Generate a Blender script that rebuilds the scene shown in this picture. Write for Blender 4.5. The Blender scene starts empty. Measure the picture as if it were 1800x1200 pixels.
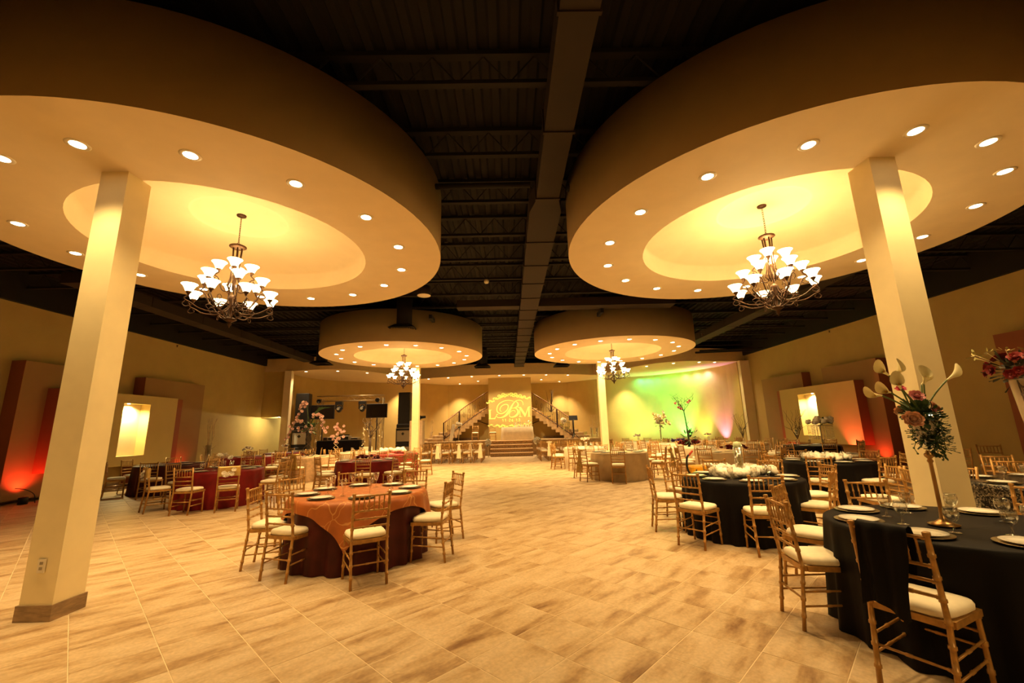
import bpy, math, random
from mathutils import Vector, Matrix
random.seed(7)
sc = bpy.context.scene
COL = sc.collection
PI = math.pi
R = math.radians

# ------------------------------------------------------------------ camera, world, exposure
PITCH, ROLL, YAW, EYE = R(11.65), R(1.43), R(0.75), 1.54
fwd = Vector((math.sin(YAW)*math.cos(PITCH), math.cos(YAW)*math.cos(PITCH), math.sin(PITCH)))
rgt = Vector((math.cos(YAW), -math.sin(YAW), 0))
upv = rgt.cross(fwd)
rr = math.cos(ROLL)*rgt - math.sin(ROLL)*upv
uu = math.cos(ROLL)*upv + math.sin(ROLL)*rgt
cam_d = bpy.data.cameras.new('camera')
cam = bpy.data.objects.new('camera', cam_d); COL.objects.link(cam)
M = Matrix((rr, uu, -fwd)).transposed().to_4x4(); M.translation = Vector((0, 0, EYE))
cam.matrix_world = M
cam_d.sensor_width = 36; cam_d.lens = 742/1800*36; cam_d.clip_start = .05; cam_d.clip_end = 200
cam_d.dof.use_dof = False
sc.camera = cam
world = bpy.data.worlds.new('world'); sc.world = world; world.use_nodes = True
world.node_tree.nodes['Background'].inputs[0].default_value = (1, .6, .25, 1)
world.node_tree.nodes['Background'].inputs[1].default_value = 0.004
sc.view_settings.view_transform = 'Standard'; sc.view_settings.look = 'None'
sc.view_settings.gamma = 1; sc.view_settings.use_curve_mapping = False
sc.view_settings.exposure = 0.74
try:
    sc.cycles.use_denoising = True
    sc.cycles.sample_clamp_indirect = 6
    sc.cycles.caustics_refractive = False; sc.cycles.caustics_reflective = False
except Exception: pass

WARM = (1, .65, .26)
def spot(loc, target, W, size, blend=.5, color=WARM, radius=.04):
    d = bpy.data.lights.new('spot', 'SPOT'); d.energy = W; d.color = color
    d.spot_size = R(size); d.spot_blend = blend; d.shadow_soft_size = radius
    o = bpy.data.objects.new('spot', d); COL.objects.link(o); o.location = loc
    o.rotation_euler = (Vector(target)-Vector(loc)).to_track_quat('-Z', 'Y').to_euler()
    return o
def point(loc, W, color=WARM, radius=.1):
    d = bpy.data.lights.new('point', 'POINT'); d.energy = W; d.color = color; d.shadow_soft_size = radius
    o = bpy.data.objects.new('point', d); COL.objects.link(o); o.location = loc; return o

RING_W, SOFFIT_W, SHADE_E = 88, 280, 10
# added unseen spots, standing in for downlights of assumed drums behind the camera
for bx in (-5.2, -4.1, -3.0, 3.0, 4.1, 5.2):
    spot((bx, -1.5, 4.3), (bx, -1.5, 0), 105, 150, .8, WARM, .06)

# ------------------------------------------------------------------ materials
MATS = {}
def mat(name, color, rough=.6, metal=0, var=.06, scale=8, bump=0, coat=0, emit=None, es=0, stretch=None, sheen=0, spec=None):
    if name in MATS: return MATS[name]
    m = bpy.data.materials.new(name); m.use_nodes = True
    nt = m.node_tree; b = nt.nodes['Principled BSDF']
    b.inputs['Roughness'].default_value = rough; b.inputs['Metallic'].default_value = metal
    if coat: b.inputs['Coat Weight'].default_value = coat
    if spec is not None: b.inputs['Specular IOR Level'].default_value = spec
    if sheen: b.inputs['Sheen Weight'].default_value = sheen
    tc = nt.nodes.new('ShaderNodeTexCoord'); n = nt.nodes.new('ShaderNodeTexNoise')
    n.inputs['Scale'].default_value = scale; n.inputs['Detail'].default_value = 3
    src = tc.outputs['Object']
    if stretch:
        mp = nt.nodes.new('ShaderNodeMapping'); mp.inputs['Scale'].default_value = stretch
        nt.links.new(src, mp.inputs['Vector']); src = mp.outputs['Vector']
    nt.links.new(src, n.inputs['Vector'])
    rp = nt.nodes.new('ShaderNodeValToRGB')
    c = color
    rp.color_ramp.elements[0].position = .3; rp.color_ramp.elements[1].position = .7
    rp.color_ramp.elements[0].color = (*[max(0, x*(1-var)) for x in c], 1)
    rp.color_ramp.elements[1].color = (*[min(1, x*(1+var)) for x in c], 1)
    nt.links.new(n.outputs['Fac'], rp.inputs['Fac']); nt.links.new(rp.outputs['Color'], b.inputs['Base Color'])
    if bump:
        bp = nt.nodes.new('ShaderNodeBump'); bp.inputs['Strength'].default_value = bump; bp.inputs['Distance'].default_value = .01
        nt.links.new(n.outputs['Fac'], bp.inputs['Height']); nt.links.new(bp.outputs['Normal'], b.inputs['Normal'])
    if emit:
        b.inputs['Emission Color'].default_value = (*emit, 1); b.inputs['Emission Strength'].default_value = es
    MATS[name] = m; return m
def glass_mat(name, tint=(1, 1, 1), gl=.9):
    m = bpy.data.materials.new(name); m.use_nodes = True; nt = m.node_tree
    for n in list(nt.nodes): nt.nodes.remove(n)
    out = nt.nodes.new('ShaderNodeOutputMaterial'); mx = nt.nodes.new('ShaderNodeMixShader')
    tr = nt.nodes.new('ShaderNodeBsdfTransparent'); g = nt.nodes.new('ShaderNodeBsdfGlossy'); f = nt.nodes.new('ShaderNodeLayerWeight'); pw = nt.nodes.new('ShaderNodeMath'); pw.operation = 'POWER'; pw.inputs[1].default_value = 3; ad = nt.nodes.new('ShaderNodeMath'); ad.operation = 'MULTIPLY_ADD'; ad.inputs[1].default_value = .8; ad.inputs[2].default_value = .15
    tr.inputs[0].default_value = (*tint, 1); g.inputs[0].default_value = (1, 1, 1, 1); g.inputs['Roughness'].default_value = .06
    nt.links.new(f.outputs['Facing'], pw.inputs[0]); nt.links.new(pw.outputs[0], ad.inputs[0])
    nz = nt.nodes.new('ShaderNodeTexNoise'); nz.inputs['Scale'].default_value = 6
    bp = nt.nodes.new('ShaderNodeBump'); bp.inputs['Strength'].default_value = .05
    nt.links.new(nz.outputs['Fac'], bp.inputs['Height']); nt.links.new(bp.outputs['Normal'], g.inputs['Normal'])
    nt.links.new(ad.outputs[0], mx.inputs[0]); nt.links.new(tr.outputs[0], mx.inputs[1]); nt.links.new(g.outputs[0], mx.inputs[2])
    nt.links.new(mx.outputs[0], out.inputs[0]); MATS[name] = m; return m
def emit_mat(name, color, s):
    m = bpy.data.materials.new(name); m.use_nodes = True; nt = m.node_tree
    b = nt.nodes['Principled BSDF']; b.inputs['Base Color'].default_value = (.5, .4, .15, 1)
    b.inputs['Emission Color'].default_value = (*color, 1); b.inputs['Emission Strength'].default_value = s
    MATS[name] = m; return m

CREAM = mat('cream_plaster', (.76, .62, .40), .75, var=.03, scale=3, bump=.03)
CREAM_SHADED = mat('shaded_drum_cream', (.47, .33, .15), .85, var=.03, scale=3, bump=.03)  # cream darkened: the dimness of the drum sides is put into the colour
WALLP = mat('tan_wall_paint', (.50, .36, .125), .85, var=.04, scale=2, bump=.03)
PANELP = mat('taupe_panel_paint', (.33, .20, .085), .85, var=.03, scale=2)
NICHEP = mat('sand_panel_paint', (.60, .46, .19), .85, var=.03, scale=2)
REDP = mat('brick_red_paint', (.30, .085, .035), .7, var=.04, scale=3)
COLP = mat('column_paint', (.88, .77, .48), .7, var=.04, scale=4, bump=.04)
BLACKC = mat('black_ceiling_paint', (.0035, .0017, .0008), .9, var=.2, scale=3)
DUCTM = mat('brown_duct_paint', (.019, .0095, .004), .8, var=.15, scale=2)
STEEL = mat('dark_steel_paint', (.0045, .0022, .001), .85, var=.2, scale=5)
SKIRT = mat('tile_skirting', (.30, .20, .11), .5, var=.3, scale=9, stretch=(1, 1, 4))
GOLD = mat('gold_bamboo_paint', (.42, .22, .055), .36, .25, var=.22, scale=22)
IVORY = mat('ivory_cushion', (.86, .78, .60), .85, var=.04, scale=20, bump=.05)
WHITE = mat('white_china', (.88, .85, .76), .2, var=.02, coat=.4)
CHARGER = mat('pewter_charger', (.35, .28, .16), .3, .7, var=.1)
BLACKCL = mat('black_satin', (.0055, .004, .004), .6, var=.25, scale=4, spec=.12)
BURG = mat('burgundy_satin', (.15, .006, .006), .5, var=.25, scale=5, spec=.2)
REDCL = mat('red_satin', (.32, .02, .015), .45, var=.2, scale=5)
BROWNCL = mat('aubergine_cloth', (.060, .009, .006), .55, var=.3, scale=6, spec=.2)
WHITECL = mat('white_linen', (.80, .70, .52), .85, var=.04, scale=6)
BEIGECL = mat('beige_linen', (.50, .38, .22), .85, var=.08, scale=6)
BLUSHCL = mat('blush_damask', (.62, .42, .24), .7, var=.18, scale=14)
BRONZE = mat('antique_bronze', (.060, .024, .007), .5, .5, var=.25, scale=18)
DARKM = mat('black_plastic', (.012, .011, .012), .45, var=.2)
GRILL = mat('silver_grille', (.42, .36, .26), .5, .3, var=.1, scale=40)
SCREEN = mat('screen_off', (.012, .008, .006), .12, var=.1)
ALU = mat('truss_aluminium', (.55, .45, .28), .4, .8, var=.1)
RAILM = mat('dark_bronze_rail', (.05, .022, .012), .45, .4, var=.2)
HANDR = mat('wood_handrail', (.24, .11, .04), .4, var=.2, scale=10)
STEPM = mat('stone_step', (.40, .26, .12), .5, var=.25, scale=5, bump=.05)
TREAD = mat('pale_tread', (.70, .47, .24), .5, var=.1, scale=8)
MOSAIC = mat('mosaic_riser', (.30, .18, .08), .5, var=.65, scale=26)
GREEN = mat('leaf_green', (.035, .075, .02), .5, var=.4, scale=20)
STEMG = mat('stem_green', (.10, .14, .03), .5, var=.2)
CALLA = mat('calla_white', (.86, .80, .48), .5, var=.10, scale=10)
PEACH = mat('peach_rose', (.85, .45, .28), .6, var=.12, scale=30)
PINK = mat('pink_rose', (.85, .32, .34), .6, var=.12, scale=30)
REDR = mat('red_rose', (.24, .007, .006), .6, var=.3, scale=30)
WHITER = mat('white_blossom', (.88, .82, .70), .7, var=.05, scale=30)
ORCHID = mat('blush_orchid', (.82, .55, .50), .6, var=.12, scale=30)
PURP = mat('purple_blossom', (.09, .03, .16), .6, var=.3, scale=30)
BRANCH = mat('dark_branch', (.06, .035, .018), .7, var=.3)
PALEBR = mat('pale_branch', (.50, .36, .18), .7, var=.2)
SASHG = mat('gold_sash', (.50, .33, .10), .4, .3, var=.25, scale=12)
SASHW = mat('cream_sash', (.86, .74, .52), .6, var=.05)
YELLOW = mat('yellow_plastic', (.85, .42, .02), .4, var=.05)
REDPL = mat('red_plastic', (.55, .05, .02), .4, var=.05)
PLASTW = mat('white_plastic', (.80, .74, .60), .4, var=.03)
GLASS = glass_mat('clear_glass', (.97, .97, .95))
SHADEM = emit_mat('frosted_shade_glow', (1, .70, .32), SHADE_E)
LENS = emit_mat('downlight_lens', (1, .80, .50), 14)
PROJL = emit_mat('projection_glow', (1, .74, .08), .50)
SPARK = emit_mat('tiny_led', (1, .9, .6), 3)

def copper_mat():
    m = mat('copper_overlay', (.40, .115, .022), .45, .1, var=.12, scale=7); nt = m.node_tree
    b = nt.nodes['Principled BSDF']; src = b.inputs['Base Color'].links[0].from_socket
    v = nt.nodes.new('ShaderNodeTexVoronoi'); v.feature = 'DISTANCE_TO_EDGE'; v.inputs['Scale'].default_value = 5.5
    nz = nt.nodes.new('ShaderNodeTexNoise'); nz.inputs['Scale'].default_value = 3
    tc = nt.nodes.new('ShaderNodeTexCoord'); mx0 = nt.nodes.new('ShaderNodeMix'); mx0.data_type = 'RGBA'; mx0.inputs[0].default_value = .25
    nt.links.new(tc.outputs['Object'], nz.inputs['Vector'])
    nt.links.new(tc.outputs['Object'], mx0.inputs[6]); nt.links.new(nz.outputs['Color'], mx0.inputs[7]); nt.links.new(mx0.outputs[2], v.inputs['Vector'])
    r = nt.nodes.new('ShaderNodeValToRGB'); r.color_ramp.elements[0].color = (1, 1, 1, 1); r.color_ramp.elements[1].color = (0, 0, 0, 1)
    r.color_ramp.elements[0].position = .012; r.color_ramp.elements[1].position = .022
    nt.links.new(v.outputs['Distance'], r.inputs['Fac'])
    mx = nt.nodes.new('ShaderNodeMix'); mx.data_type = 'RGBA'; mx.inputs[7].default_value = (.60, .28, .08, 1)
    nt.links.new(r.outputs['Color'], mx.inputs[0]); nt.links.new(src, mx.inputs[6]); nt.links.new(mx.outputs[2], b.inputs['Base Color'])
    return m
COPPER = copper_mat()
def sequin_mat():
    m = mat('sequin_cloth', (.06, .05, .04), .3, .6, var=.2); nt = m.node_tree; b = nt.nodes['Principled BSDF']
    v = nt.nodes.new('ShaderNodeTexVoronoi'); v.inputs['Scale'].default_value = 70
    tc = nt.nodes.new('ShaderNodeTexCoord'); nt.links.new(tc.outputs['Object'], v.inputs['Vector'])
    r = nt.nodes.new('ShaderNodeValToRGB'); r.color_ramp.elements[0].color = (.01, .01, .012, 1); r.color_ramp.elements[1].color = (.34, .30, .22, 1)
    r.color_ramp.elements[0].position = .45; r.color_ramp.elements[1].position = .95
    nt.links.new(v.outputs['Color'], r.inputs['Fac']); nt.links.new(r.outputs['Color'], b.inputs['Base Color'])
    bp = nt.nodes.new('ShaderNodeBump'); bp.inputs['Strength'].default_value = .8; nt.links.new(v.outputs['Color'], bp.inputs['Height']); nt.links.new(bp.outputs['Normal'], b.inputs['Normal'])
    return m
SEQUIN = sequin_mat()
TILE_T, U0, V0 = .474, .18, 1.57
def tile_mat():
    m = bpy.data.materials.new('travertine_tile'); m.use_nodes = True; nt = m.node_tree; L = nt.links; b = nt.nodes['Principled BSDF']
    g = nt.nodes.new('ShaderNodeNewGeometry'); mp = nt.nodes.new('ShaderNodeMapping'); mp.vector_type = 'TEXTURE'
    mp.inputs['Rotation'].default_value = (0, 0, R(45)); L.new(g.outputs['Position'], mp.inputs['Vector'])
    def vm(op, a, bv):
        n = nt.nodes.new('ShaderNodeVectorMath'); n.operation = op; L.new(a, n.inputs[0])
        if isinstance(bv, tuple): n.inputs[1].default_value = bv
        else: L.new(bv, n.inputs[1])
        return n.outputs[0]
    sub = vm('SUBTRACT', mp.outputs['Vector'], (U0, V0, 0)); sc_ = vm('MULTIPLY', sub, (1/TILE_T, 1/TILE_T, 0))
    fl = nt.nodes.new('ShaderNodeVectorMath'); fl.operation = 'FLOOR'; L.new(sc_, fl.inputs[0])
    wn = nt.nodes.new('ShaderNodeTexWhiteNoise'); wn.noise_dimensions = '3D'; L.new(fl.outputs[0], wn.inputs['Vector'])
    off = vm('MULTIPLY', wn.outputs['Color'], (9, 9, 9)); pos = vm('ADD', sub, off)
    st = vm('MULTIPLY', pos, (1.0, 3.3, 1)); n1 = nt.nodes.new('ShaderNodeTexNoise'); n1.inputs['Scale'].default_value = 1.5; n1.inputs['Detail'].default_value = 5; n1.inputs['Roughness'].default_value = .62
    n1.inputs['Distortion'].default_value = .25
    L.new(st, n1.inputs['Vector'])
    r = nt.nodes.new('ShaderNodeValToRGB'); e = r.color_ramp.elements
    e[0].position = .28; e[0].color = (.24, .125, .05, 1); e[1].position = .68; e[1].color = (.66, .515, .335, 1)
    x = e.new(.42); x.color = (.46, .31, .16, 1); x = e.new(.52); x.color = (.58, .43, .255, 1)
    L.new(n1.outputs['Fac'], r.inputs['Fac'])
    n2 = nt.nodes.new('ShaderNodeTexNoise'); n2.inputs['Scale'].default_value = 38; n2.inputs['Detail'].default_value = 4; L.new(pos, n2.inputs['Vector'])
    mr = nt.nodes.new('ShaderNodeMapRange'); mr.inputs['From Min'].default_value = .3; mr.inputs['From Max'].default_value = .7; mr.inputs['To Min'].default_value = .86; mr.inputs['To Max'].default_value = 1.08
    L.new(n2.outputs['Fac'], mr.inputs['Value'])
    mul = nt.nodes.new('ShaderNodeMix'); mul.data_type = 'RGBA'; mul.blend_type = 'MULTIPLY'; mul.inputs[0].default_value = 1
    L.new(r.outputs['Color'], mul.inputs[6]); L.new(mr.outputs['Result'], mul.inputs[7]); L.new(mul.outputs[2], b.inputs['Base Color'])
    b.inputs['Roughness'].default_value = .42; b.inputs['Specular IOR Level'].default_value = .35
    bp = nt.nodes.new('ShaderNodeBump'); bp.inputs['Strength'].default_value = .12; bp.inputs['Distance'].default_value = .004
    L.new(n1.outputs['Fac'], bp.inputs['Height']); L.new(bp.outputs['Normal'], b.inputs['Normal'])
    MATS['tile'] = m; return m
TILE = tile_mat()
GROUT = mat('beige_grout', (.74, .60, .40), .8, var=.1)

# ------------------------------------------------------------------ mesh helpers
class MB:
    def __init__(s): s.v = []; s.f = []; s.mi = []; s.sm = []
    def add(s, vs, fs, mi=0, sm=True):
        o = len(s.v); s.v += [tuple(v) for v in vs]; s.f += [tuple(i+o for i in f) for f in fs]
        s.mi += [mi]*len(fs); s.sm += [sm]*len(fs); return s
    def box(s, x0, x1, y0, y1, z0, z1, mi=0):
        vs = [(x, y, z) for z in (z0, z1) for y in (y0, y1) for x in (x0, x1)]
        return s.add(vs, [(0, 2, 3, 1), (4, 5, 7, 6), (0, 1, 5, 4), (2, 6, 7, 3), (0, 4, 6, 2), (1, 3, 7, 5)], mi, False)
    def bbox(s, x0, x1, y0, y1, z0, z1, b=.02, mi=0):
        # box with chamfered vertical and top edges
        ring = lambda z, k: [(x0+k+b, y0+k, z), (x1-k-b, y0+k, z), (x1-k, y0+k+b, z), (x1-k, y1-k-b, z), (x1-k-b, y1-k, z), (x0+k+b, y1-k, z), (x0+k, y1-k-b, z), (x0+k, y0+k+b, z)]
        vs = ring(z0, 0)+ring(z1-b, 0)+ring(z1, b*.7); fs = []
        for j in (0, 8):
            for i in range(8): fs.append((j+i, j+(i+1) % 8, j+8+(i+1) % 8, j+8+i))
        fs.append(tuple(range(16, 24))); fs.append(tuple(range(7, -1, -1)))
        return s.add(vs, fs, mi, False)
    def lathe(s, prof, seg=24, c=(0, 0, 0), mi=0, sm=True, ang=2*PI, a0=0):
        n = len(prof); vs = []; fs = []; full = abs(ang-2*PI) < 1e-6; k = seg if full else seg+1
        for i in range(k):
            a = a0+ang*i/seg
            for r, z in prof: vs.append((c[0]+r*math.cos(a), c[1]+r*math.sin(a), c[2]+z))
        for i in range(seg):
            i2 = (i+1) % k
            for j in range(n-1): fs.append((i*n+j, i2*n+j, i2*n+j+1, i*n+j+1))
        return s.add(vs, fs, mi, sm)
    def tube(s, path, rad, seg=6, mi=0, cap=True, sm=True):
        P = [Vector(p) for p in path]; n = len(P); vs = []; fs = []
        rads = rad if isinstance(rad, (list, tuple)) else [rad]*n
        t0 = (P[1]-P[0]).normalized(); ref = Vector((0, 0, 1)) if abs(t0.z) < .9 else Vector((1, 0, 0))
        nrm = t0.cross(ref).normalized()
        for i in range(n):
            t = (P[min(i+1, n-1)]-P[max(i-1, 0)])
            t = t.normalized() if t.length > 1e-9 else t0
            nrm = (nrm-t*nrm.dot(t)); nrm = nrm.normalized() if nrm.length > 1e-6 else t.orthogonal().normalized()
            bn = t.cross(nrm)
            for k in range(seg):
                a = 2*PI*k/seg; vs.append(P[i]+(nrm*math.cos(a)+bn*math.sin(a))*rads[i])
        for i in range(n-1):
            for k in range(seg):
                k2 = (k+1) % seg; fs.append((i*seg+k, i*seg+k2, (i+1)*seg+k2, (i+1)*seg+k))
        if cap: fs += [tuple(range(seg-1, -1, -1)), tuple((n-1)*seg+k for k in range(seg))]
        return s.add(vs, fs, mi, sm)
    def prism(s, poly, z0, z1, mi=0):
        n = len(poly); vs = [(x, y, z0) for x, y in poly]+[(x, y, z1) for x, y in poly]
        fs = [tuple(range(n-1, -1, -1)), tuple(range(n, 2*n))]+[(i, (i+1) % n, n+(i+1) % n, n+i) for i in range(n)]
        return s.add(vs, fs, mi, False)
    def ball(s, c, r, seg=8, rings=5, mi=0, sz=1):
        prof = [(r*math.sin(PI*i/rings), -r*sz*math.cos(PI*i/rings)) for i in range(rings+1)]
        return s.lathe(prof, seg, c, mi)
    def xf(s, M):
        s.v = [tuple(M @ Vector(v)) for v in s.v]; return s
    def mesh(s, name, mats):
        me = bpy.data.meshes.new(name); me.from_pydata(s.v, [], s.f)
        for m in (mats if isinstance(mats, (list, tuple)) else [mats]): me.materials.append(m)
        me.polygons.foreach_set('material_index', s.mi); me.polygons.foreach_set('use_smooth', s.sm); me.update(); return me
    def obj(s, name, mats, parent=None, loc=None, rz=0):
        o = bpy.data.objects.new(name, s.mesh(name, mats)); COL.objects.link(o)
        if parent: o.parent = parent
        if loc: o.location = loc
        if rz: o.rotation_euler = (0, 0, rz)
        return o
def empty(name, loc=(0, 0, 0), rz=0):
    o = bpy.data.objects.new(name, None); COL.objects.link(o); o.location = loc; o.rotation_euler = (0, 0, rz); o.empty_display_size = .1; return o
def tag(o, label, cat, group=None, kind=None):
    o['label'] = label; o['category'] = cat
    if group: o['group'] = group
    if kind: o['kind'] = kind
    return o
def struct(o, label=None):
    o['kind'] = 'structure'
    if label: o['label'] = label
    return o
def link_copy(o, parent=None):
    c = o.copy(); COL.objects.link(c); c.parent = parent; return c
def dup(root, loc, rz=0, scale=None):
    r = link_copy(root); r.location = loc; r.rotation_euler = (0, 0, rz)
    if scale: r.scale = scale
    for ch in root.children:
        c = link_copy(ch, r)
        for g in ch.children: link_copy(g, c)
    return r
ORD = ['', 'second', 'third', 'fourth', 'fifth', 'sixth', 'seventh', 'eighth', 'ninth', 'tenth', 'eleventh', 'twelfth', 'thirteenth', 'fourteenth', 'fifteenth', 'sixteenth']

# ------------------------------------------------------------------ room shell
XW, YB = 12.68, 31.0
floor = struct(MB().box(-14.5, 14.5, -4, YB+1, -.12, -.0025).obj('floor', GROUT), 'sand travertine tile floor laid on the diagonal')
def tile_uv(i, j, h=.0028):
    u0, v0 = U0+i*TILE_T+h, V0+j*TILE_T+h; u1, v1 = u0+TILE_T-2*h, v0+TILE_T-2*h
    return u0, v0, u1, v1
def uv2xy(u, v): return (u-v)/2**.5, (u+v)/2**.5
seen, rest = [], []
for i in range(-60, 75):
    for j in range(-60, 75):
        uc, vc = U0+(i+.5)*TILE_T, V0+(j+.5)*TILE_T; x, y = uv2xy(uc, vc)
        if -4.2 < y < 30 and abs(x) < 12.6:
            d = Vector((x, y, -EYE)); z = d.dot(fwd)
            px, py = (900+742*d.dot(rr)/z, 600-742*d.dot(uu)/z) if z > .3 else (9e9, 9e9)
            (seen if (-60 < px < 1860 and py < 1260 and z > .3) else rest).append((math.hypot(x, y), i, j, x, y))
seen.sort()
h = TILE_T/2-.0028; bv = .002
tm = MB(); ring = lambda k, z: [(-k, -k, z), (k, -k, z), (k, k, z), (-k, k, z)]
tm.add(ring(h, -.006)+ring(h, -bv)+ring(h-bv, 0), [(a+i, a+(i+1) % 4, a+4+(i+1) % 4, a+4+i) for a in (0, 4) for i in range(4)]+[(8, 9, 10, 11)], 0, False)
tile_me = tm.mesh('tile', TILE)
for _, i, j, x, y in seen[:300]:
    o = bpy.data.objects.new('tile', tile_me); COL.objects.link(o); o.parent = floor; o.location = (x, y, random.uniform(-.0008, .0004)); o.rotation_euler = (0, 0, PI/4)
fld = MB()
c45 = 2**-.5
for _, i, j, x, y in seen[300:]+rest:
    vs = [(x+(a-b)*c45, y+(a+b)*c45, z) for a, b, z in ring(h, -.006)+ring(h-bv, 0)]
    fld.add(vs, [(0, 1, 5, 4), (1, 2, 6, 5), (2, 3, 7, 6), (3, 0, 4, 7), (4, 5, 6, 7)], 0, False)
fo = fld.obj('tile_field', TILE, floor); fo['kind'] = 'stuff'

WT = 5.05
for sx, nm in ((-1, 'left'), (1, 'right')):
    x0, x1 = sorted((sx*XW, sx*(XW+.25)))
    struct(MB().box(x0, x1, -4, YB, 0, WT).obj('wall_'+nm, WALLP), 'tan painted side wall')
    xs = sorted((sx*(XW-.02), sx*XW))
    struct(MB().box(xs[0], xs[1], -4, 30, 0, .15).obj('baseboard_'+nm, SKIRT))
    xs = sorted((sx*(XW-.12), sx*(XW+.25)))
    struct(MB().box(xs[0], xs[1], -4, YB, WT, 6.1).obj('trim_1' if sx < 0 else 'trim_2', STEEL), 'dark steel edge beam above the wall')
struct(MB().box(-13, 13, -4.25, -4, 0, 6.1).obj('wall_front', WALLP))
# corrugated deck ceiling
ck = MB(); n = 0; xx = -13.2; vs = []; prof = []
while xx < 13.2:
    prof += [(xx, 5.95), (xx+.09, 5.95), (xx+.12, 5.90), (xx+.21, 5.90)]; xx += .24
vs = [(x, -4, z) for x, z in prof]+[(x, YB, z) for x, z in prof]; n = len(prof)
ck.add(vs, [(i, i+1, n+i+1, n+i) for i in range(n-1)], 0, False)
ck.box(-13.2, 13.2, -4, YB, 6.0, 6.1)
struct(ck.obj('ceiling', BLACKC), 'black painted corrugated roof deck')
# open web joists
def joist_parts():
    t = MB().box(-12.9, 12.9, -.05, .05, 5.83, 5.89); b = MB().box(-12.9, 12.9, -.04, .04, 5.44, 5.49)
    w = MB(); x = -12.8; k = 0; pts = []
    while x < 12.8: pts.append((x, 0, 5.48 if k % 2 else 5.84)); x += .3; k += 1
    w.tube(pts, .014, 4, sm=False)
    return t, b, w
tj, bj, wj = [m.mesh(n, STEEL) for m, n in zip(joist_parts(), ('top_chord', 'bottom_chord', 'web'))]
y = -1.0
while y < 24.5:
    e = empty('ceiling_joist', (0, y, 0)); struct(e, 'dark steel bar joist under the roof deck')
    for me in (tj, bj, wj):
        o = bpy.data.objects.new(me.name, me); COL.objects.link(o); o.parent = e
    y += 1.3

# ------------------------------------------------------------------ drum ceilings
ZD, ZT = 4.35, 5.42
def downlight_meshes():
    t = MB().lathe([(.062, -.004), (.085, -.010), (.10, -.002), (.10, 0)], 20); l = MB().lathe([(.0, -.006), (.045, -.008), (.064, -.005)], 16)
    return t.mesh('trim_ring', PLASTW), l.mesh('lens', LENS)
TRM, LNS = downlight_meshes()
def downlight(loc, label, group, W, size=95, tgt=None):
    e = empty('recessed_downlight', loc); tag(e, label, 'downlight', group)
    for me in (TRM, LNS):
        o = bpy.data.objects.new(me.name, me); COL.objects.link(o); o.parent = e
    p = Vector(loc)-Vector((0, 0, .05)); spot(p, tgt or p-Vector((0, 0, 1)), W, size, .9, WARM if loc[2] < 4.5 else (1, .70, .36), .06)
DR = [('front left ring', -4.13, 6.15, 3.1, 2.48), ('front right ring', 4.13, 6.15, 3.1, 2.48), ('rear left ring', -3.98, 16.15, 3.02, 2.42), ('rear right ring', 4.08, 16.1, 3.0, 2.42)]
for nm, cx, cy, r, rl in DR:
    ri = r*.604
    e = empty('ceiling_drum', (cx, cy, 0)); struct(e, 'cream round drum ceiling of the '+nm)
    MB().lathe([(r, ZD), (r, ZT), (r-.12, ZT)], 96).obj('drum_side', CREAM_SHADED, e)
    MB().lathe([(ri, ZD), (r-.003, ZD)], 96, sm=False).obj('soffit', CREAM, e)
    MB().lathe([(ri, ZD), (ri, 4.62), (ri-.06, 4.66), (ri*.75, 4.78), (ri*.5, 4.85), (ri*.36, 4.87), (ri*.34, 4.87), (ri*.34, 4.93), (0, 4.93)], 72).obj('dome', CREAM, e)
    for k in range(16):
        a = R(-90+22.5*k)
        downlight((cx+rl*math.cos(a), cy+rl*math.sin(a), ZD), 'recessed downlight of the %s, %s counterclockwise from its near point' % (nm, ORD[k] or 'first'), 'downlights in the drum ceilings', RING_W*(1 if cy < 10 else 1.55), 108 if cy < 10 else 135)
    for k, a in enumerate((20, 160)):
        MB().lathe([(0, -.06), (.03, -.055), (.012, -.045), (.012, -.01), (.035, -.004), (.035, 0)], 10, (cx+.7*r*math.cos(R(a)), cy+.7*r*math.sin(R(a)), ZD)).obj('sprinkler', BRONZE, e)

# columns
def column(cx, cy, ht, nm, outlet=False):
    e = empty('column', (cx, cy, 0)); struct(e, nm)
    w = .145
    MB().box(-w, w, -w, w, 0, ht).obj('shaft', COLP, e)
    s = MB().box(-w-.015, w+.015, -w-.015, w+.015, 0, .13); s.obj('skirting', SKIRT, e)
    return e
column(-4.17, 4.26, ZD, 'cream square column at the left front')
column(4.15, 4.23, ZD, 'cream square column at the right front')
column(-4.08, 18.95, ZD, 'cream square column at the left rear')
column(4.2, 18.9, ZD, 'cream square column at the right rear')
ot = empty('power_outlet', (-4.17, 4.108, .45)); tag(ot, 'white double power outlet on the left front column', 'outlet')
MB().bbox(-.036, .036, -.008, 0, -.058, .058, .004).obj('cover_plate', PLASTW, ot)
for dz in (-.022, .022): MB().box(-.014, .014, -.011, -.007, dz-.012, dz+.012).obj('socket', mat('socket_dark_beige', (.35, .3, .22), .5), ot)  # sockets in a darker beige than the cover plate

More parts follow.
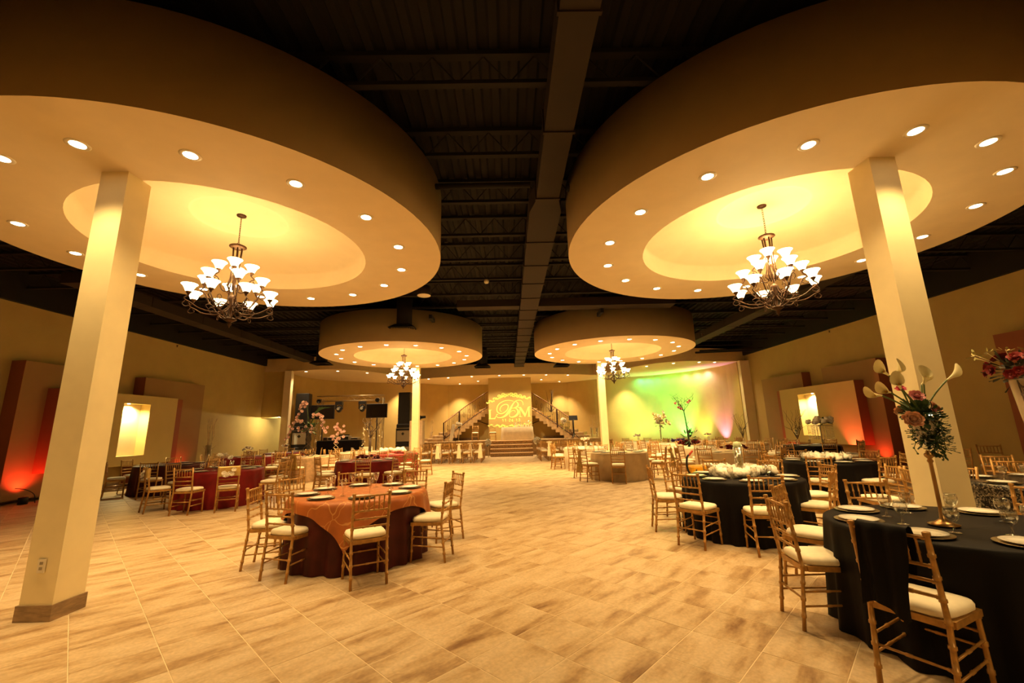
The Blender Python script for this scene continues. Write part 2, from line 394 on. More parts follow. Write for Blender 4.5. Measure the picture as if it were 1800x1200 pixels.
# ------------------------------------------------------------------ rear walls, fascia, soffit
half = [(11.95, 22.0), (11.3, 21.85), (10.3, 21.65), (9.3, 21.55), (8.4, 21.75), (7.6, 22.4), (6.9, 23.6), (6.3, 25.2), (5.7, 26.6), (4.6, 26.2), (3.2, 25.75), (1.6, 25.45)]
fasc = [(-12.66, 22.0), (-11.5, 21.95), (-11.0, 21.85)]+[(-x, y) for x, y in half[2:]]+[(0, 25.4)]+half[2:][::-1]+[(11.4, 21.9), (12.66, 22.1)]
ZF = 4.75
wallh = [(11.6, 22.2), (11.75, 24), (11.05, 26.2), (9.6, 27.6), (7.9, 28.4), (6.0, 29.3), (4.6, 30.6), (3.4, 30.95)]
wl = [(-11.42, 22.3), (-11.85, 24.2)]+[(-x, y) for x, y in wallh[2:]]+wallh[2:][::-1]+[(12.2, 24), (12.3, 22.3)]
def subdiv(p, n=4):
    # smooth polyline (Catmull-Rom)
    out = []
    for i in range(len(p)-1):
        p0, p1, p2, p3 = [Vector(p[max(0, min(len(p)-1, i+k))]) for k in (-1, 0, 1, 2)]
        for t in range(n):
            t = t/n; out.append(tuple(.5*((2*p1)+(p2-p0)*t+(2*p0-5*p1+4*p2-p3)*t*t+(3*p1-p0-3*p2+p3)*t**3)))
    return out+[tuple(p[-1])]
fs_ = subdiv(fasc)
def ribbon(pts, z0, z1, thick, name, m, d=1):
    mb = MB(); n = len(pts); V2 = [Vector(p) for p in pts]; off = []
    for i in range(n):
        t = (V2[min(i+1, n-1)]-V2[max(i-1, 0)]).normalized(); off.append(V2[i]+Vector((-t.y, t.x))*thick*d)
    vs = [(p.x, p.y, z) for z in (z0, z1) for p in V2]+[(p.x, p.y, z) for z in (z0, z1) for p in off]
    fs = []
    for i in range(n-1):
        fs += [(i, i+1, n+i+1, n+i), (2*n+i+1, 2*n+i, 3*n+i, 3*n+i+1), (i+1, i, 2*n+i, 2*n+i+1), (n+i, n+i+1, 3*n+i+1, 3*n+i)]
    fs += [(0, n, 3*n, 2*n), (n-1, 3*n-1, 4*n-1, 2*n-1)]
    mb.add(vs, fs, 0, True); o = mb.obj(name, m)
    for p in o.data.polygons: p.use_smooth = False
    return o
struct(ribbon(fs_, ZF, ZT, .15, 'trim_3', mat('shaded_fascia_cream', (.58, .43, .22), .85, var=.03)), 'curved cream fascia above the stage and alcoves')  # fascia cream darkened, its shade put into the colour
ws_ = subdiv(wl)
struct(ribbon(ws_, 0, ZF+.1, .15, 'wall_back', WALLP), 'curved tan rear wall behind the stage and alcoves')
mb = MB(); nfa, nw = len(fs_), len(ws_)
# soffit: strip from fascia to wall by resampling
def resample(p, n):
    d = [0]
    for a, b in zip(p, p[1:]): d.append(d[-1]+math.dist(a, b))
    out = []; j = 0
    for k in range(n):
        s = d[-1]*k/(n-1)
        while j < len(p)-2 and d[j+1] < s: j += 1
        t = (s-d[j])/max(1e-9, d[j+1]-d[j]); out.append((p[j][0]+(p[j+1][0]-p[j][0])*t, p[j][1]+(p[j+1][1]-p[j][1])*t))
    return out
A, B = resample(fs_, 80), resample(ws_, 80)
mb.add([(x, y, ZF+.001) for x, y in A]+[(x, y, ZF+.001) for x, y in B], [(i, 80+i, 81+i, i+1) for i in range(79)], 0, False)
struct(mb.obj('ceiling_soffit', CREAM), 'cream soffit with downlights over the stage')
for k, sx in enumerate((-1, 1)):
    xs = ((-11.5, -11.15), (12.2, 12.68))[k]; struct(MB().box(xs[0], xs[1], 21.8, 22.05, 0, ZF).obj('wall_wing_%s' % ('left', 'right')[k], CREAM), 'cream wing wall end beside the alcove')
struct(MB().box(-XW, -11.45, 22.1, 22.25, 2.36, ZT).obj('wall_added_header', WALLP)); struct(MB().box(-XW, -11.6, 27.6, 27.8, 0, ZT).obj('wall_passage_left', WALLP))  # header added over the passage to cut its light off level
# soffit downlights
dl = [(-10.6, 22.2), (-9.0, 22.35), (-7.75, 23.3), (-5.0, 26.75), (-3.7, 26.35), (-2.2, 26.0), (-.5, 25.8), (1.0, 25.8), (2.4, 26.0), (3.8, 26.4), (7.75, 23.2), (8.9, 22.3), (10.2, 22.1), (11.1, 22.25), (6.9, 24.6)]
for k, (x, y) in enumerate(dl):
    downlight((x, y, ZF), 'small recessed downlight along the curved fascia edge, %s from the left' % (ORD[k] or 'first'), 'downlights behind the fascia', SOFFIT_W*(1 if abs(x) < 5.5 else .3 if x > 0 else .5), 125)
for k, (x, y) in enumerate([(-3.4, 30.1), (-2.0, 28.6), (2.3, 28.6), (3.7, 30.1), (-6.9, 28.1), (7.6, 27.7)]):
    downlight((x, y, ZF), 'recessed downlight close to the rear wall, %s from the left in the inner row' % (ORD[k] or 'first'), 'inner row of stage downlights', 650, 90)

# ------------------------------------------------------------------ stage, steps, block
SZ, SY = .86, 25.8
struct(MB().box(-5.5, 5.5, SY, 30.9, 0, SZ).obj('floor_stage', STEPM), 'raised stone stage platform')
st = empty('stage_steps', (.15, 0, 0)); tag(st, 'four wide steps with mosaic risers in front of the stage', 'steps')
for k in range(4):
    z = SZ*(k+1)/4; y0 = SY-1.2+.3*k-.0
    s = empty('step', (0, 0, 0)); s.parent = st
    MB().box(-1.2, 1.2, y0+.02, SY if k < 3 else SY+.001, z-SZ/4, z-.035).obj('riser', MOSAIC, s)
    MB().bbox(-1.22, 1.22, y0-.01, y0+.34 if k < 3 else SY+.08, z-.035, z+.002, .01).obj('tread', TREAD, s)
BX0, BX1, BY = -1.24, 1.5, 27.1
struct(MB().box(BX0, BX1, BY, 28.9, SZ, ZF).obj('wall_stage_block', WALLP), 'tall wall block between the two stairs carrying the projection')
struct(MB().box(-3.6, -1.3, 30.6, 30.7, SZ, SZ+.2).obj('baseboard_stage', SKIRT))
def stair(sx):
    nm = 'left' if sx < 0 else 'right'
    e = empty('staircase', (sx*3, 27.5, SZ)); tag(e, 'curved stone stair with iron railing rising to the %s side of the block' % nm, 'staircase', None)
    inner = lambda t: Vector((sx*(4.05-2.72*t+.0*t*t)-e.location.x, 27.0+1.5*t-.35*t*t-e.location.y, 0))
    outer = lambda t: Vector((sx*(4.9-3.2*t)-e.location.x, 28.4+1.6*t-.3*t*t-e.location.y, 0))
    N = 11; rise = 2.0/N
    if sx > 0: pass
    for k in range(N):
        t0, t1 = k/N, (k+1)/N; z1 = rise*(k+1); z0 = max(0, z1-rise*1.9)
        a, b, c, d = inner(t0-.01), inner(t1+.02), outer(t1+.02), outer(t0-.01)
        if k < 3:
            ex = Vector((sx*(.85-.28*k), 0, 0)); d = d+ex; 
        m = MB().prism([(p.x, p.y) for p in ((a, b, c, d) if sx < 0 else (d, c, b, a))], z0, z1)
        m.obj('step', STEPM, e)
    for k in range(3):   # flared bottom steps
        w = .95-.3*k
        xs = sorted((sx*4.05-e.location.x, sx*(4.05+w)-e.location.x))
        MB().bbox(xs[0], xs[1], 26.75+.2*k-e.location.y, 28.3-e.location.y, 0 if k == 0 else rise*k, rise*(k+1), .03).obj('step', STEPM, e)
    rail = [inner(i/12)+Vector((0, 0, 1.12+2.0*i/12+.08*math.sin(PI*i/12))) for i in range(13)]
    MB().tube(rail, .035, 6).obj('handrail', HANDR, e)
    low = [inner(i/12)+Vector((0, 0, .13+2.0*i/12+.05*math.sin(PI*i/12))) for i in range(13)]
    MB().tube(low, .028, 6).obj('bottom_rail', RAILM, e)
    def at(path, t):
        f = t*12; i = min(11, int(f)); return path[i].lerp(path[i+1], f-i)
    for k in range(1, 25):
        t = k/25
        p, q = at(low, t), at(rail, t)
        m = MB().tube([p, q], .011, 5)
        if k % 3 == 2:
            c = p.lerp(q, .55)
            for s_ in (-1, 1): m.tube([c+Vector((0, 0, .16)), c+Vector((s_*.05, 0, .08)), c+Vector((s_*.05, 0, -.08)), c+Vector((0, 0, -.16))], .008, 4)
        m.obj('baluster', RAILM, e)
    for t in (0, .34):
        p = inner(t); z = 2.0*t
        MB().tube([(p.x, p.y, z if t else 0), (p.x, p.y, z+1.15)], .045, 6, sm=False).obj('newel', RAILM, e)
    return e
stair(-1); stair(1)
for sx, nm in ((-1, 'left'), (1, 'right')):
    x0 = BX0 if sx < 0 else BX1
    m = MB().tube([(x0+sx*1.35, 28.6, SZ+1.45), (x0+sx*.02, 28.55, SZ+.95)], .03, 6); m.tube([(x0+sx*1.1, 28.6, SZ+1.34), (x0+sx*1.1, 28.75, SZ+1.25)], .015, 5)
    tag(m.obj('wall_handrail', RAILM), 'short dark wall handrail under the %s stair' % nm, 'handrail')
    struct(MB().box(*sorted((x0, x0+sx*2.6)), 28.75, 28.95, SZ, SZ+1.7).obj('wall_under_stair_'+nm, WALLP))
    struct(MB().box(*sorted((x0+sx*.8, x0+sx*2.4)), 28.72, 28.75, SZ, SZ+.16).obj('baseboard_stair_'+nm, SKIRT))

# monogram projection on the block, its light built as glowing letters
def stroke(mb, pts, wfun, y, n=10):
    C_ = subdiv(pts, n); m = len(C_); V2 = [Vector(p) for p in C_]; vs = []
    for i in range(m):
        t = (V2[min(i+1, m-1)]-V2[max(i-1, 0)]).normalized(); nrm = Vector((-t.y, t.x)); w = wfun(i/(m-1))/2
        vs += [(V2[i].x+nrm.x*w, y, V2[i].y+nrm.y*w), (V2[i].x-nrm.x*w, y, V2[i].y-nrm.y*w)]
    mb.add(vs, [(2*i, 2*i+1, 2*i+3, 2*i+2) for i in range(m-1)], 0, False)
mon = empty('glowing_monogram', ((BX0+BX1)/2, BY-.01, 2.2)); tag(mon, 'glowing letters standing in for a projected yellow LBM monogram with scrolls on the stage block', 'projection')
# zoom coordinates of the picture crop (1371 wide = 80 px) turned into metres on the wall
def mm(x, y, s=80/1371*27.1/757*1.02): return ((x-650)*s, (760-y)*s+.33)
def P2(l): return [mm(*p) for p in l]
k_ = 80/1371*27.1/757
mb = MB(); 
def poly(l):
    p = P2(l); mb.add([(x, 0, z) for x, z in p], [tuple(range(len(p)))], 0, False)
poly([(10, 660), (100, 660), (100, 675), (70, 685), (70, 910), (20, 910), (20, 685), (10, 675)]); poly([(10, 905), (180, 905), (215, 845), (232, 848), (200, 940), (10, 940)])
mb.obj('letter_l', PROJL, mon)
mb = MB(); wv = lambda a, b: (lambda t: (a+(b-a)*math.sin(PI*t))*k_)
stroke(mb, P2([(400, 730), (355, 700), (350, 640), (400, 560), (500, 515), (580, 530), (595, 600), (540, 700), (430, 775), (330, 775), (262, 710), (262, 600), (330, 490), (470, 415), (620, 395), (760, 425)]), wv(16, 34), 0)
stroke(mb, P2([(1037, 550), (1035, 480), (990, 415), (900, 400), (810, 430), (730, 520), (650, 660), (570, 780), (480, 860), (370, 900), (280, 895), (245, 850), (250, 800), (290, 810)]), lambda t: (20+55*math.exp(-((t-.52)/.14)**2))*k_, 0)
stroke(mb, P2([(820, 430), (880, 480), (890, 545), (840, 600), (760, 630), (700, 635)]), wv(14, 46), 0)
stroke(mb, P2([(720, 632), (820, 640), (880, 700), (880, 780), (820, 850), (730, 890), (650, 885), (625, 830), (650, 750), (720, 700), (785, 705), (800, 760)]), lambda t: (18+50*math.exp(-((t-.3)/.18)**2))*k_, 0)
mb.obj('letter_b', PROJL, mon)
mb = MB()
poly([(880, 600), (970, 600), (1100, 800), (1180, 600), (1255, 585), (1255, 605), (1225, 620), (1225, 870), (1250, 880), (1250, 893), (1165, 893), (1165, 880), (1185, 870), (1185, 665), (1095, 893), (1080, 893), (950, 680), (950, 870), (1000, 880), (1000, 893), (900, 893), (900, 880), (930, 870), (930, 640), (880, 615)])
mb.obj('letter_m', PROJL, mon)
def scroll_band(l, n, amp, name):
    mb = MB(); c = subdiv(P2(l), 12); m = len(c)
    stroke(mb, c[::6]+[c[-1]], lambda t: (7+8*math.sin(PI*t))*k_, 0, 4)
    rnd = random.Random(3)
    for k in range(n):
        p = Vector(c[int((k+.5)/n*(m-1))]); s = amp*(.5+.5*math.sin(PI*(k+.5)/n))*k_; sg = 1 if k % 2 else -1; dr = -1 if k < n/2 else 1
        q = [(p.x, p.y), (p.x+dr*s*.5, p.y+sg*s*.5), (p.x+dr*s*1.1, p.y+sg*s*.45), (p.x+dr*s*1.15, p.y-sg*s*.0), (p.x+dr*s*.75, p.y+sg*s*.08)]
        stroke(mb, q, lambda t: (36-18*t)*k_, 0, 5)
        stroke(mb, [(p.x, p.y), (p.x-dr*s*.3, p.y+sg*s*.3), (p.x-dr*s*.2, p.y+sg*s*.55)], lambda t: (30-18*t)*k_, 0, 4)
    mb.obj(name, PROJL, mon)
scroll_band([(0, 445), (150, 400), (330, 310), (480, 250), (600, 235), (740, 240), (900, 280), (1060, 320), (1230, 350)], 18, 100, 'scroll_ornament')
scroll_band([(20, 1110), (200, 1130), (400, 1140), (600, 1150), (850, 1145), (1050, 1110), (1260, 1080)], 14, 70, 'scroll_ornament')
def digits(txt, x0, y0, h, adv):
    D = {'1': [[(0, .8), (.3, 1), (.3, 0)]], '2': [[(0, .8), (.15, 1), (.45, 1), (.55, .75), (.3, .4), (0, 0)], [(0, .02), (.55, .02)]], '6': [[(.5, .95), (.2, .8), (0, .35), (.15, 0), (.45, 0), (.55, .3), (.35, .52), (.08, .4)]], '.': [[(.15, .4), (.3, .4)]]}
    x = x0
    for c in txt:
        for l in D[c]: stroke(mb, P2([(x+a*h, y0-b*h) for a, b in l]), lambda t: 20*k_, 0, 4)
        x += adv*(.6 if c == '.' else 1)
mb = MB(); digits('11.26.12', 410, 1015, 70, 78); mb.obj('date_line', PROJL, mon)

# ------------------------------------------------------------------ side wall panels
def wall_panels(sx, y0, nm, near=None):
    W = lambda d: sx*(XW-d)
    bx = lambda d0, d1: sorted((W(d0), W(d1)))
    e = empty('wall_panel_feature', (0, 0, 0)); struct(e, 'layered plaster wall panels with lit niche on the %s wall' % nm)
    # two tall rear slabs
    for ya, yb in ((y0-.65, y0+1.85), (y0+3.0, y0+5.85)):
        MB().box(*bx(0, .36), ya, yb, 0.1, 3.56).obj('rear_slab', PANELP, e)
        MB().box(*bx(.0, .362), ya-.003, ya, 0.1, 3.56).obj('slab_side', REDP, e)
    # niche slab built from four pieces round the opening
    f0, f1, ya, yb, za, zb = .36, .70, y0, y0+4.1, .70, 2.90
    o0, o1, oz0, oz1 = y0+1.95, y0+2.95, .99, 2.62
    m = MB()
    m.box(*bx(f0, f1), ya, o0, za, zb); m.box(*bx(f0, f1), o1, yb, za, zb); m.box(*bx(f0, f1), o0, o1, za, oz0); m.box(*bx(f0, f1), o0, o1, oz1, zb)
    m.obj('niche_slab', NICHEP, e)
    MB().box(*bx(f0-.01, f0+.02), o0, o1, oz0, oz1).obj('niche_back', CREAM, e)
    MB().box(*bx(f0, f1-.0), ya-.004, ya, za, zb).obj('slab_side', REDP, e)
    MB().box(*bx(.36, .46), yb+.25, yb+.55, .3, 2.9).obj('red_strip', REDP, e)  # narrow red strip past the far end of the niche slab
    yc = (o0+o1)/2
    spot((W(f0+.2), yc, oz1-.03), (W(f0+.1), yc, oz0), 170, 150, .8, (1, .80, .36), .03)
    n = MB().lathe([(0, -.02), (.03, -.02), (.04, 0)], 10, (W(f0+.22), yc-.2, oz1)); n.obj('niche_lamp', LENS, e)
    return e
wall_panels(-1, 11.45, 'left'); wall_panels(1, 14.5, 'right')
e = empty('wall_panel_feature', (0, 0, 0)); struct(e, 'nearer tall plaster slab on the right wall')
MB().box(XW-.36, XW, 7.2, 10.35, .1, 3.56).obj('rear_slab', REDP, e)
def uplight(loc, tgt, W, color, size, label):
    e = empty('led_uplight', loc); tag(e, label, 'uplight', None)
    MB().lathe([(0, .0), (.09, 0), (.09, .16), (.075, .17), (.07, .13), (0, .13)], 14).obj('can', DARKM, e)
    m = MB().lathe([(0, .135), (.065, .14)], 12); m.obj('lens', emit_mat('lens_%d' % len(MATS), color, 4), e)
    spot((loc[0], loc[1], loc[2]+.2), tgt, W, size, .9, color, .05)
REDL = (1, .055, .02)
uplight((-12.08, 11.15, 0), (-12.3, 11.25, 1.5), 60, REDL, 120, 'small red uplight on the floor before the left wall slab')
uplight((-12.1, 16.3, 0), (-12.4, 16.4, 1.5), 30, REDL, 110, 'small red uplight beside the far end of the left niche panel')
uplight((11.72, 14.85, 0), (12.0, 14.95, 1.8), 170, (1, .10, .05), 70, 'small red uplight at the near end of the right niche panel')
uplight((12.1, 14.15, 0), (12.3, 14.2, 1.5), 30, REDL, 120, 'small red uplight against the near slab of the right wall')
uplight((12.05, 18.75, 0), (12.2, 18.8, 1.2), 35, REDL, 110, 'small red uplight at the far end of the right niche panel')
# coloured wash in the right alcove
GRN, PNK, YLW = (.05, 1, .14), (1, .25, .85), (1, .85, .1)
for (x, y, tx, ty, W, c, nm) in ((10.55, 25.95, 10.8, 26.4, 1300, GRN, 'green'), (11.2, 25.0, 11.45, 25.3, 300, YLW, 'yellow'), (11.8, 23.9, 12.05, 24.1, 380, PNK, 'pink')):
    uplight((x, y, 0), (tx, ty, 2.2), W, c, 62, '%s uplight washing the rear wall of the right alcove' % nm)
wash = [(8.75, 28.0, (.02, 1, .45)), (9.2, 27.75, (.02, 1, .4)), (9.65, 27.42, (.03, 1, .3)), (10.1, 27.05, (.05, 1, .2)), (10.55, 26.6, (.1, 1, .2)), (11.0, 26.1, (.4, 1, .5)), (11.4, 25.4, (.8, .9, .8)), (11.8, 24.75, (1, .7, .95))]
for (x, y, c) in wash:
    v = Vector((x-9, y-23.5)).normalized(); spot((x-.28*v.x, y-.28*v.y, 4.6), (x+.1*v.x, y+.1*v.y, 3.6), 34, 150, 1, c, .08)
for (x, y, c, W) in ((7.6, 26.6, (.6, 1, .38), 230), (9.0, 25.6, (.3, 1, .36), 260), (10.4, 24.3, (.8, 1, .5), 150)):
    spot((x, y, .4), (x+1, y+2, 3.0), W, 110, 1, c, .1)
uplight((-7.5, 20.9, 0), (-7.5, 20.9, 3), .1, WARM, 60, 'small dark uplight on the floor before the left alcove')
# cool spill in left passage, wash of projector on block
spot((-11.75, 25.2, 2.28), (-12.68, 20, 1.2), 110, 130, .1, (1, .88, .42), .02)
e = empty('added_hooded_lamp', (-11.5, 21.95, 2.36)); tag(e, 'added unseen hooded lamp on the left wing wall, lighting the side wall patch', 'lamp')  # lamp and hood added, unseen, to shape the light patch on the wall
MB().box(-.5, .02, -.45, .13, .03, .045).obj('hood', WALLP, e); MB().ball((-.1, -.05, .022), .012, 8, 5).obj('bulb', LENS, e)
spot((-11.60, 21.88, 2.375), (-12.68, 20.9, .6), 75, 178, .2, (1, .84, .46), .01)
spot((-4.4, 21.6, 2.3), (.13, 27.1, 2.3), 35, 25, .15, (1, .75, .25), .02)

# ------------------------------------------------------------------ ducts, pipes, vents, detectors
d = empty('air_duct', (.7, 0, 0)); tag(d, 'long brown rectangular air duct down the middle of the ceiling', 'duct')
yy = 0.0; k = 0
while yy < 6.2:
    MB().box(-.17-.0, .19, yy, yy+1.52, 5.14, 5.44).obj('duct_section', DUCTM, d); MB().box(-.19, .21, yy+1.5, yy+1.54, 5.12, 5.46).obj('flange', DUCTM, d); yy += 1.55
MB().prism([(-.17, 6.2), (.19, 6.2), (.28, 6.6), (-.26, 6.6)], 5.14, 5.44).obj('transition', DUCTM, d)
yy = 6.6
while yy < 24.5:
    MB().box(-.26, .28, yy, yy+1.2, 5.14, 5.44).obj('duct_section', DUCTM, d); MB().box(-.28, .30, yy+1.18, yy+1.22, 5.12, 5.46).obj('flange', DUCTM, d); yy += 1.22
d = empty('branch_duct', (0, 12.6, 0)); tag(d, 'brown branch duct crossing the ceiling between front and rear drums', 'duct')
MB().box(.99, 5.2, -.25, .25, 5.16, 5.42).obj('duct_section', DUCTM, d); MB().box(-1.5, .42, -.2, .2, 5.2, 5.42).obj('duct_section', DUCTM, d)
for sx, nm in ((1, 'right'), (-1, 'left')):
    d = empty('side_duct', (8.55 if sx > 0 else -10.2, 0, 0)); tag(d, 'brown air duct running along the %s side of the ceiling' % nm, 'duct')
    for q in range(6): MB().box(-.25, .25, 9.5+q*2.02, 11.5+q*2.02, 5.14, 5.42).obj('duct_section', DUCTM, d)
tag(MB().tube([(-1.06, 5.9, 5.22), (.42, 5.9, 5.22)], .045, 8).obj('ceiling_pipe', STEEL), 'dark pipe from the front left drum to the middle duct', 'pipe')
tag(MB().tube([(1.0, 6.0, 5.22), (1.2, 6.0, 5.22)], .06, 8).obj('pipe_stub', STEEL), 'short dark pipe stub on the front right drum', 'pipe')
for k, (x, y, nm) in enumerate(((-3.3, 13.3, 'in front of the rear left drum'), (-8.8, 19.9, 'before the left alcove'), (-1.3, 22.1, 'before the stage left of the duct'), (2.9, 22.4, 'before the stage right of the duct'))):
    e = empty('ceiling_diffuser', (x, y, 4.75)); tag(e, 'black square air diffuser on a round drop duct %s' % nm, 'vent', 'black drop diffusers')
    MB().tube([(0, 0, .12), (0, 0, 1.0)], .26, 14).obj('drop_duct', STEEL, e)
    MB().add([(-.42, -.42, 0), (.42, -.42, 0), (.42, .42, 0), (-.42, .42, 0), (-.24, -.24, .14), (.24, -.24, .14), (.24, .24, .14), (-.24, .24, .14)], [(0, 1, 5, 4), (1, 2, 6, 5), (2, 3, 7, 6), (3, 0, 4, 7), (4, 5, 6, 7)], 0, False).obj('hood', STEEL, e)
    for q in range(5):
        w = .40-.075*q; MB().lathe([(w*1.38, .01+.012*q), (w*1.30, -.012+.012*q)], 4, a0=PI/4, sm=False).obj('vane', STEEL, e)
for k, (x, y) in enumerate(((-2.4, 13.28), (3.0, 12.98))):
    tag(MB().box(x-.05, x+.05, y-.3, y+.25, 5.02, 5.15).obj('strut', STEEL), 'short dark steel strut above the rear %s drum' % ('left', 'right')[k], 'strut')
tag(MB().lathe([(0, -.05), (.05, -.045), (.065, -.01), (.07, .05), (0, .05)], 16, (-.5, 10.7, 5.39)).obj('smoke_detector', PLASTW), 'small round white smoke detector beside the middle duct', 'detector')
e = empty('ceiling_speaker', (-2.26, 11.2, 5.2)); tag(e, 'round white faced ceiling loudspeaker behind the front left drum', 'speaker')
MB().tube([(0, 0, 0), (0, 0, .25)], .19, 18).obj('can', DUCTM, e); MB().lathe([(0, -.012), (.165, -.008), (.185, 0)], 20).obj('grille', PLASTW, e)
for k in range(2):
    tag(MB().tube([(9.6, 20.6+.5*k, 5.1), (12.5, 20.2+.5*k, 5.1)], .05, 6).obj('ceiling_pipe', STEEL), '%s dark pipe high in the right rear corner' % ('front', 'rear')[k], 'pipe')

# ------------------------------------------------------------------ chandeliers
def chandelier_proto():
    root = empty('chandelier')
    MB().lathe([(0, 0), (.07, 0), (.065, -.02), (.02, -.035), (0, -.035)], 14, (0, 0, 4.93)).obj('canopy', BRONZE, root)
    ch = MB(); z = 4.9
    while z > 4.46:
        a = (int(z*50) % 2)*PI/2
        ch.tube([(math.cos(a)*.011*math.sin(t*PI/3), math.sin(a)*.011*math.sin(t*PI/3), z-.022+.024*math.cos(t*PI/3)) for t in range(7)], .004, 4, cap=False); z -= .038
    ch.obj('chain', BRONZE, root)
    MB().lathe([(0, 4.46), (.03, 4.45), (.06, 4.43), (.115, 4.41), (.12, 4.395), (.09, 4.375), (.06, 4.36), (0, 4.36)], 18).obj('crown_plate', BRONZE, root)
    for k in range(6):
        a = PI/3*k; c, s = math.cos(a), math.sin(a)
        MB().tube([(r*c, r*s, z) for r, z in ((.065, 4.37), (.055, 4.2), (.05, 4.0), (.06, 3.86), (.09, 3.76), (.05, 3.68))], .011, 5).obj('stem', BRONZE, root)
    MB().lathe([(0, 3.62), (.02, 3.62), (.055, 3.58), (.06, 3.55), (.03, 3.5), (.05, 3.45), (.02, 3.38), (.02, 3.28), (.07, 3.255), (.09, 3.235), (.05, 3.21), (.02, 3.19), (.03, 3.165), (.012, 3.14), (.0, 3.10)], 16).obj('hub', BRONZE, root)
    shade = MB().lathe([(.03, 0), (.045, .02), (.058, .055), (.078, .092), (.102, .115), (.100, .118), (.074, .095), (.052, .055), (.038, .022), (.0, .012)], 16).mesh('glass_shade', SHADEM)
    cup = MB().lathe([(0, -.05), (.012, -.048), (.015, -.03), (.035, -.005), (.038, .01), (.0, .01)], 10).mesh('cup', BRONZE)
    for n, r, zc, zi, a0, bend in ((4, .21, 4.00, 3.80, .5, .12), (6, .39, 3.77, 3.58, .2, .14), (8, .54, 3.54, 3.42, .1, .10)):
        for k in range(n):
            a = a0+2*PI*k/n; c, s = math.cos(a), math.sin(a)
            P = subdiv([(.04, zi), (.3*r, zi-bend), (.7*r, zi-bend*.9), (.95*r, zc-.14), (r+.045, zc-.10), (r, zc-.05)], 4)
            m = MB().tube([(x*c, x*s, z) for x, z in P], .009, 5)
            Q = subdiv([(r+.03, zc-.13), (r+.06, zc-.18), (r+.02, zc-.21), (r-.03, zc-.18), (r-.005, zc-.15)], 3)
            m.tube([(x*c, x*s, z) for x, z in Q], .006, 4)
            Q = subdiv([(.5*r, zi-bend*.9), (.6*r, zi-bend*.3), (.5*r, zi), (.42*r, zi-bend*.3), (.5*r, zi-bend*.5)], 3)
            m.tube([(x*c, x*s, z) for x, z in Q], .005, 4)
            arm = m.obj('arm', BRONZE, root)
            for me in (cup, shade):
                o = bpy.data.objects.new(me.name, me); COL.objects.link(o); o.parent = arm; o.location = (r*c, r*s, zc)
    for k in range(6):
        a = PI/3*k+.3; c, s = math.cos(a), math.sin(a)
        P = subdiv([(.05, 3.46), (.17, 3.47), (.22, 3.40), (.17, 3.33), (.06, 3.25)], 4)
        MB().tube([(x*c, x*s, z) for x, z in P], .009, 5).obj('scroll', BRONZE, root)
    return root
ch0 = chandelier_proto()
for k, (nm, cx, cy, r, rl) in enumerate(DR):
    c = ch0 if k == 0 else dup(ch0, (0, 0, 0))
    c.location = (cx, cy, 0); c.rotation_euler = (0, 0, .4*k)
    tag(c, 'bronze three tier chandelier with frosted glass shades under the %s' % nm, 'chandelier', 'bronze chandeliers')
    point((cx, cy, 4.05), 26 if k != 1 else 110, WARM, .2)

# ------------------------------------------------------------------ chairs
def bamboo(path_fn, n, r, seg=6):
    P, rad = [], []
    for i in range(n):
        t0, t1 = i/n, (i+1)/n
        for t, k in ((t0, 1.0), (t0+.78/n, .92), (t0+.82/n, 1.28), (t0+.97/n, 1.28)):
            P.append(path_fn(t)); rad.append(r*k)
    P.append(path_fn(1)); rad.append(r); return P, rad
def lerp3(a, b): return lambda t: tuple(x+(y-x)*t for x, y in zip(a, b))
def post(sx):
    def f(t):
        z = .92*t
        y = -.235+.05*min(1, z/.44) if z < .44 else -.185-.055*((z-.44)/.48)
        return (sx*(.178+.006*t), y, z)
    return f
def cushion_mb():
    m = MB(); n = 20; rings = [(.93, .452), (1, .462), (1.01, .482), (.96, .502), (.75, .512)]
    vs = []
    for s, z in rings:
        for i in range(n):
            a = 2*PI*i/n; c, q = math.cos(a), math.sin(a); e = .42
            x = math.copysign(abs(c)**e, c)*.195*s; y = math.copysign(abs(q)**e, q)*.19*s
            x *= 1+.05*(y/.19); vs.append((x, y+.005, z))
    vs.append((0, .005, .516)); fs = []
    for j in range(len(rings)-1):
        for i in range(n): fs.append((j*n+i, j*n+(i+1) % n, (j+1)*n+(i+1) % n, (j+1)*n+i))
    L = len(rings)-1
    for i in range(n): fs.append((L*n+i, L*n+(i+1) % n, len(vs)-1))
    fs.append(tuple(range(n-1, -1, -1)))
    return m.add(vs, fs)
def frame_mb():
    m = MB(); m.box(-.19, .19, -.19, -.155, .415, .452); m.box(-.20, .20, .16, .195, .415, .452)
    for s in (-1, 1): m.box(*sorted((s*.165, s*.20)), -.155, .16, .415, .452)
    return m
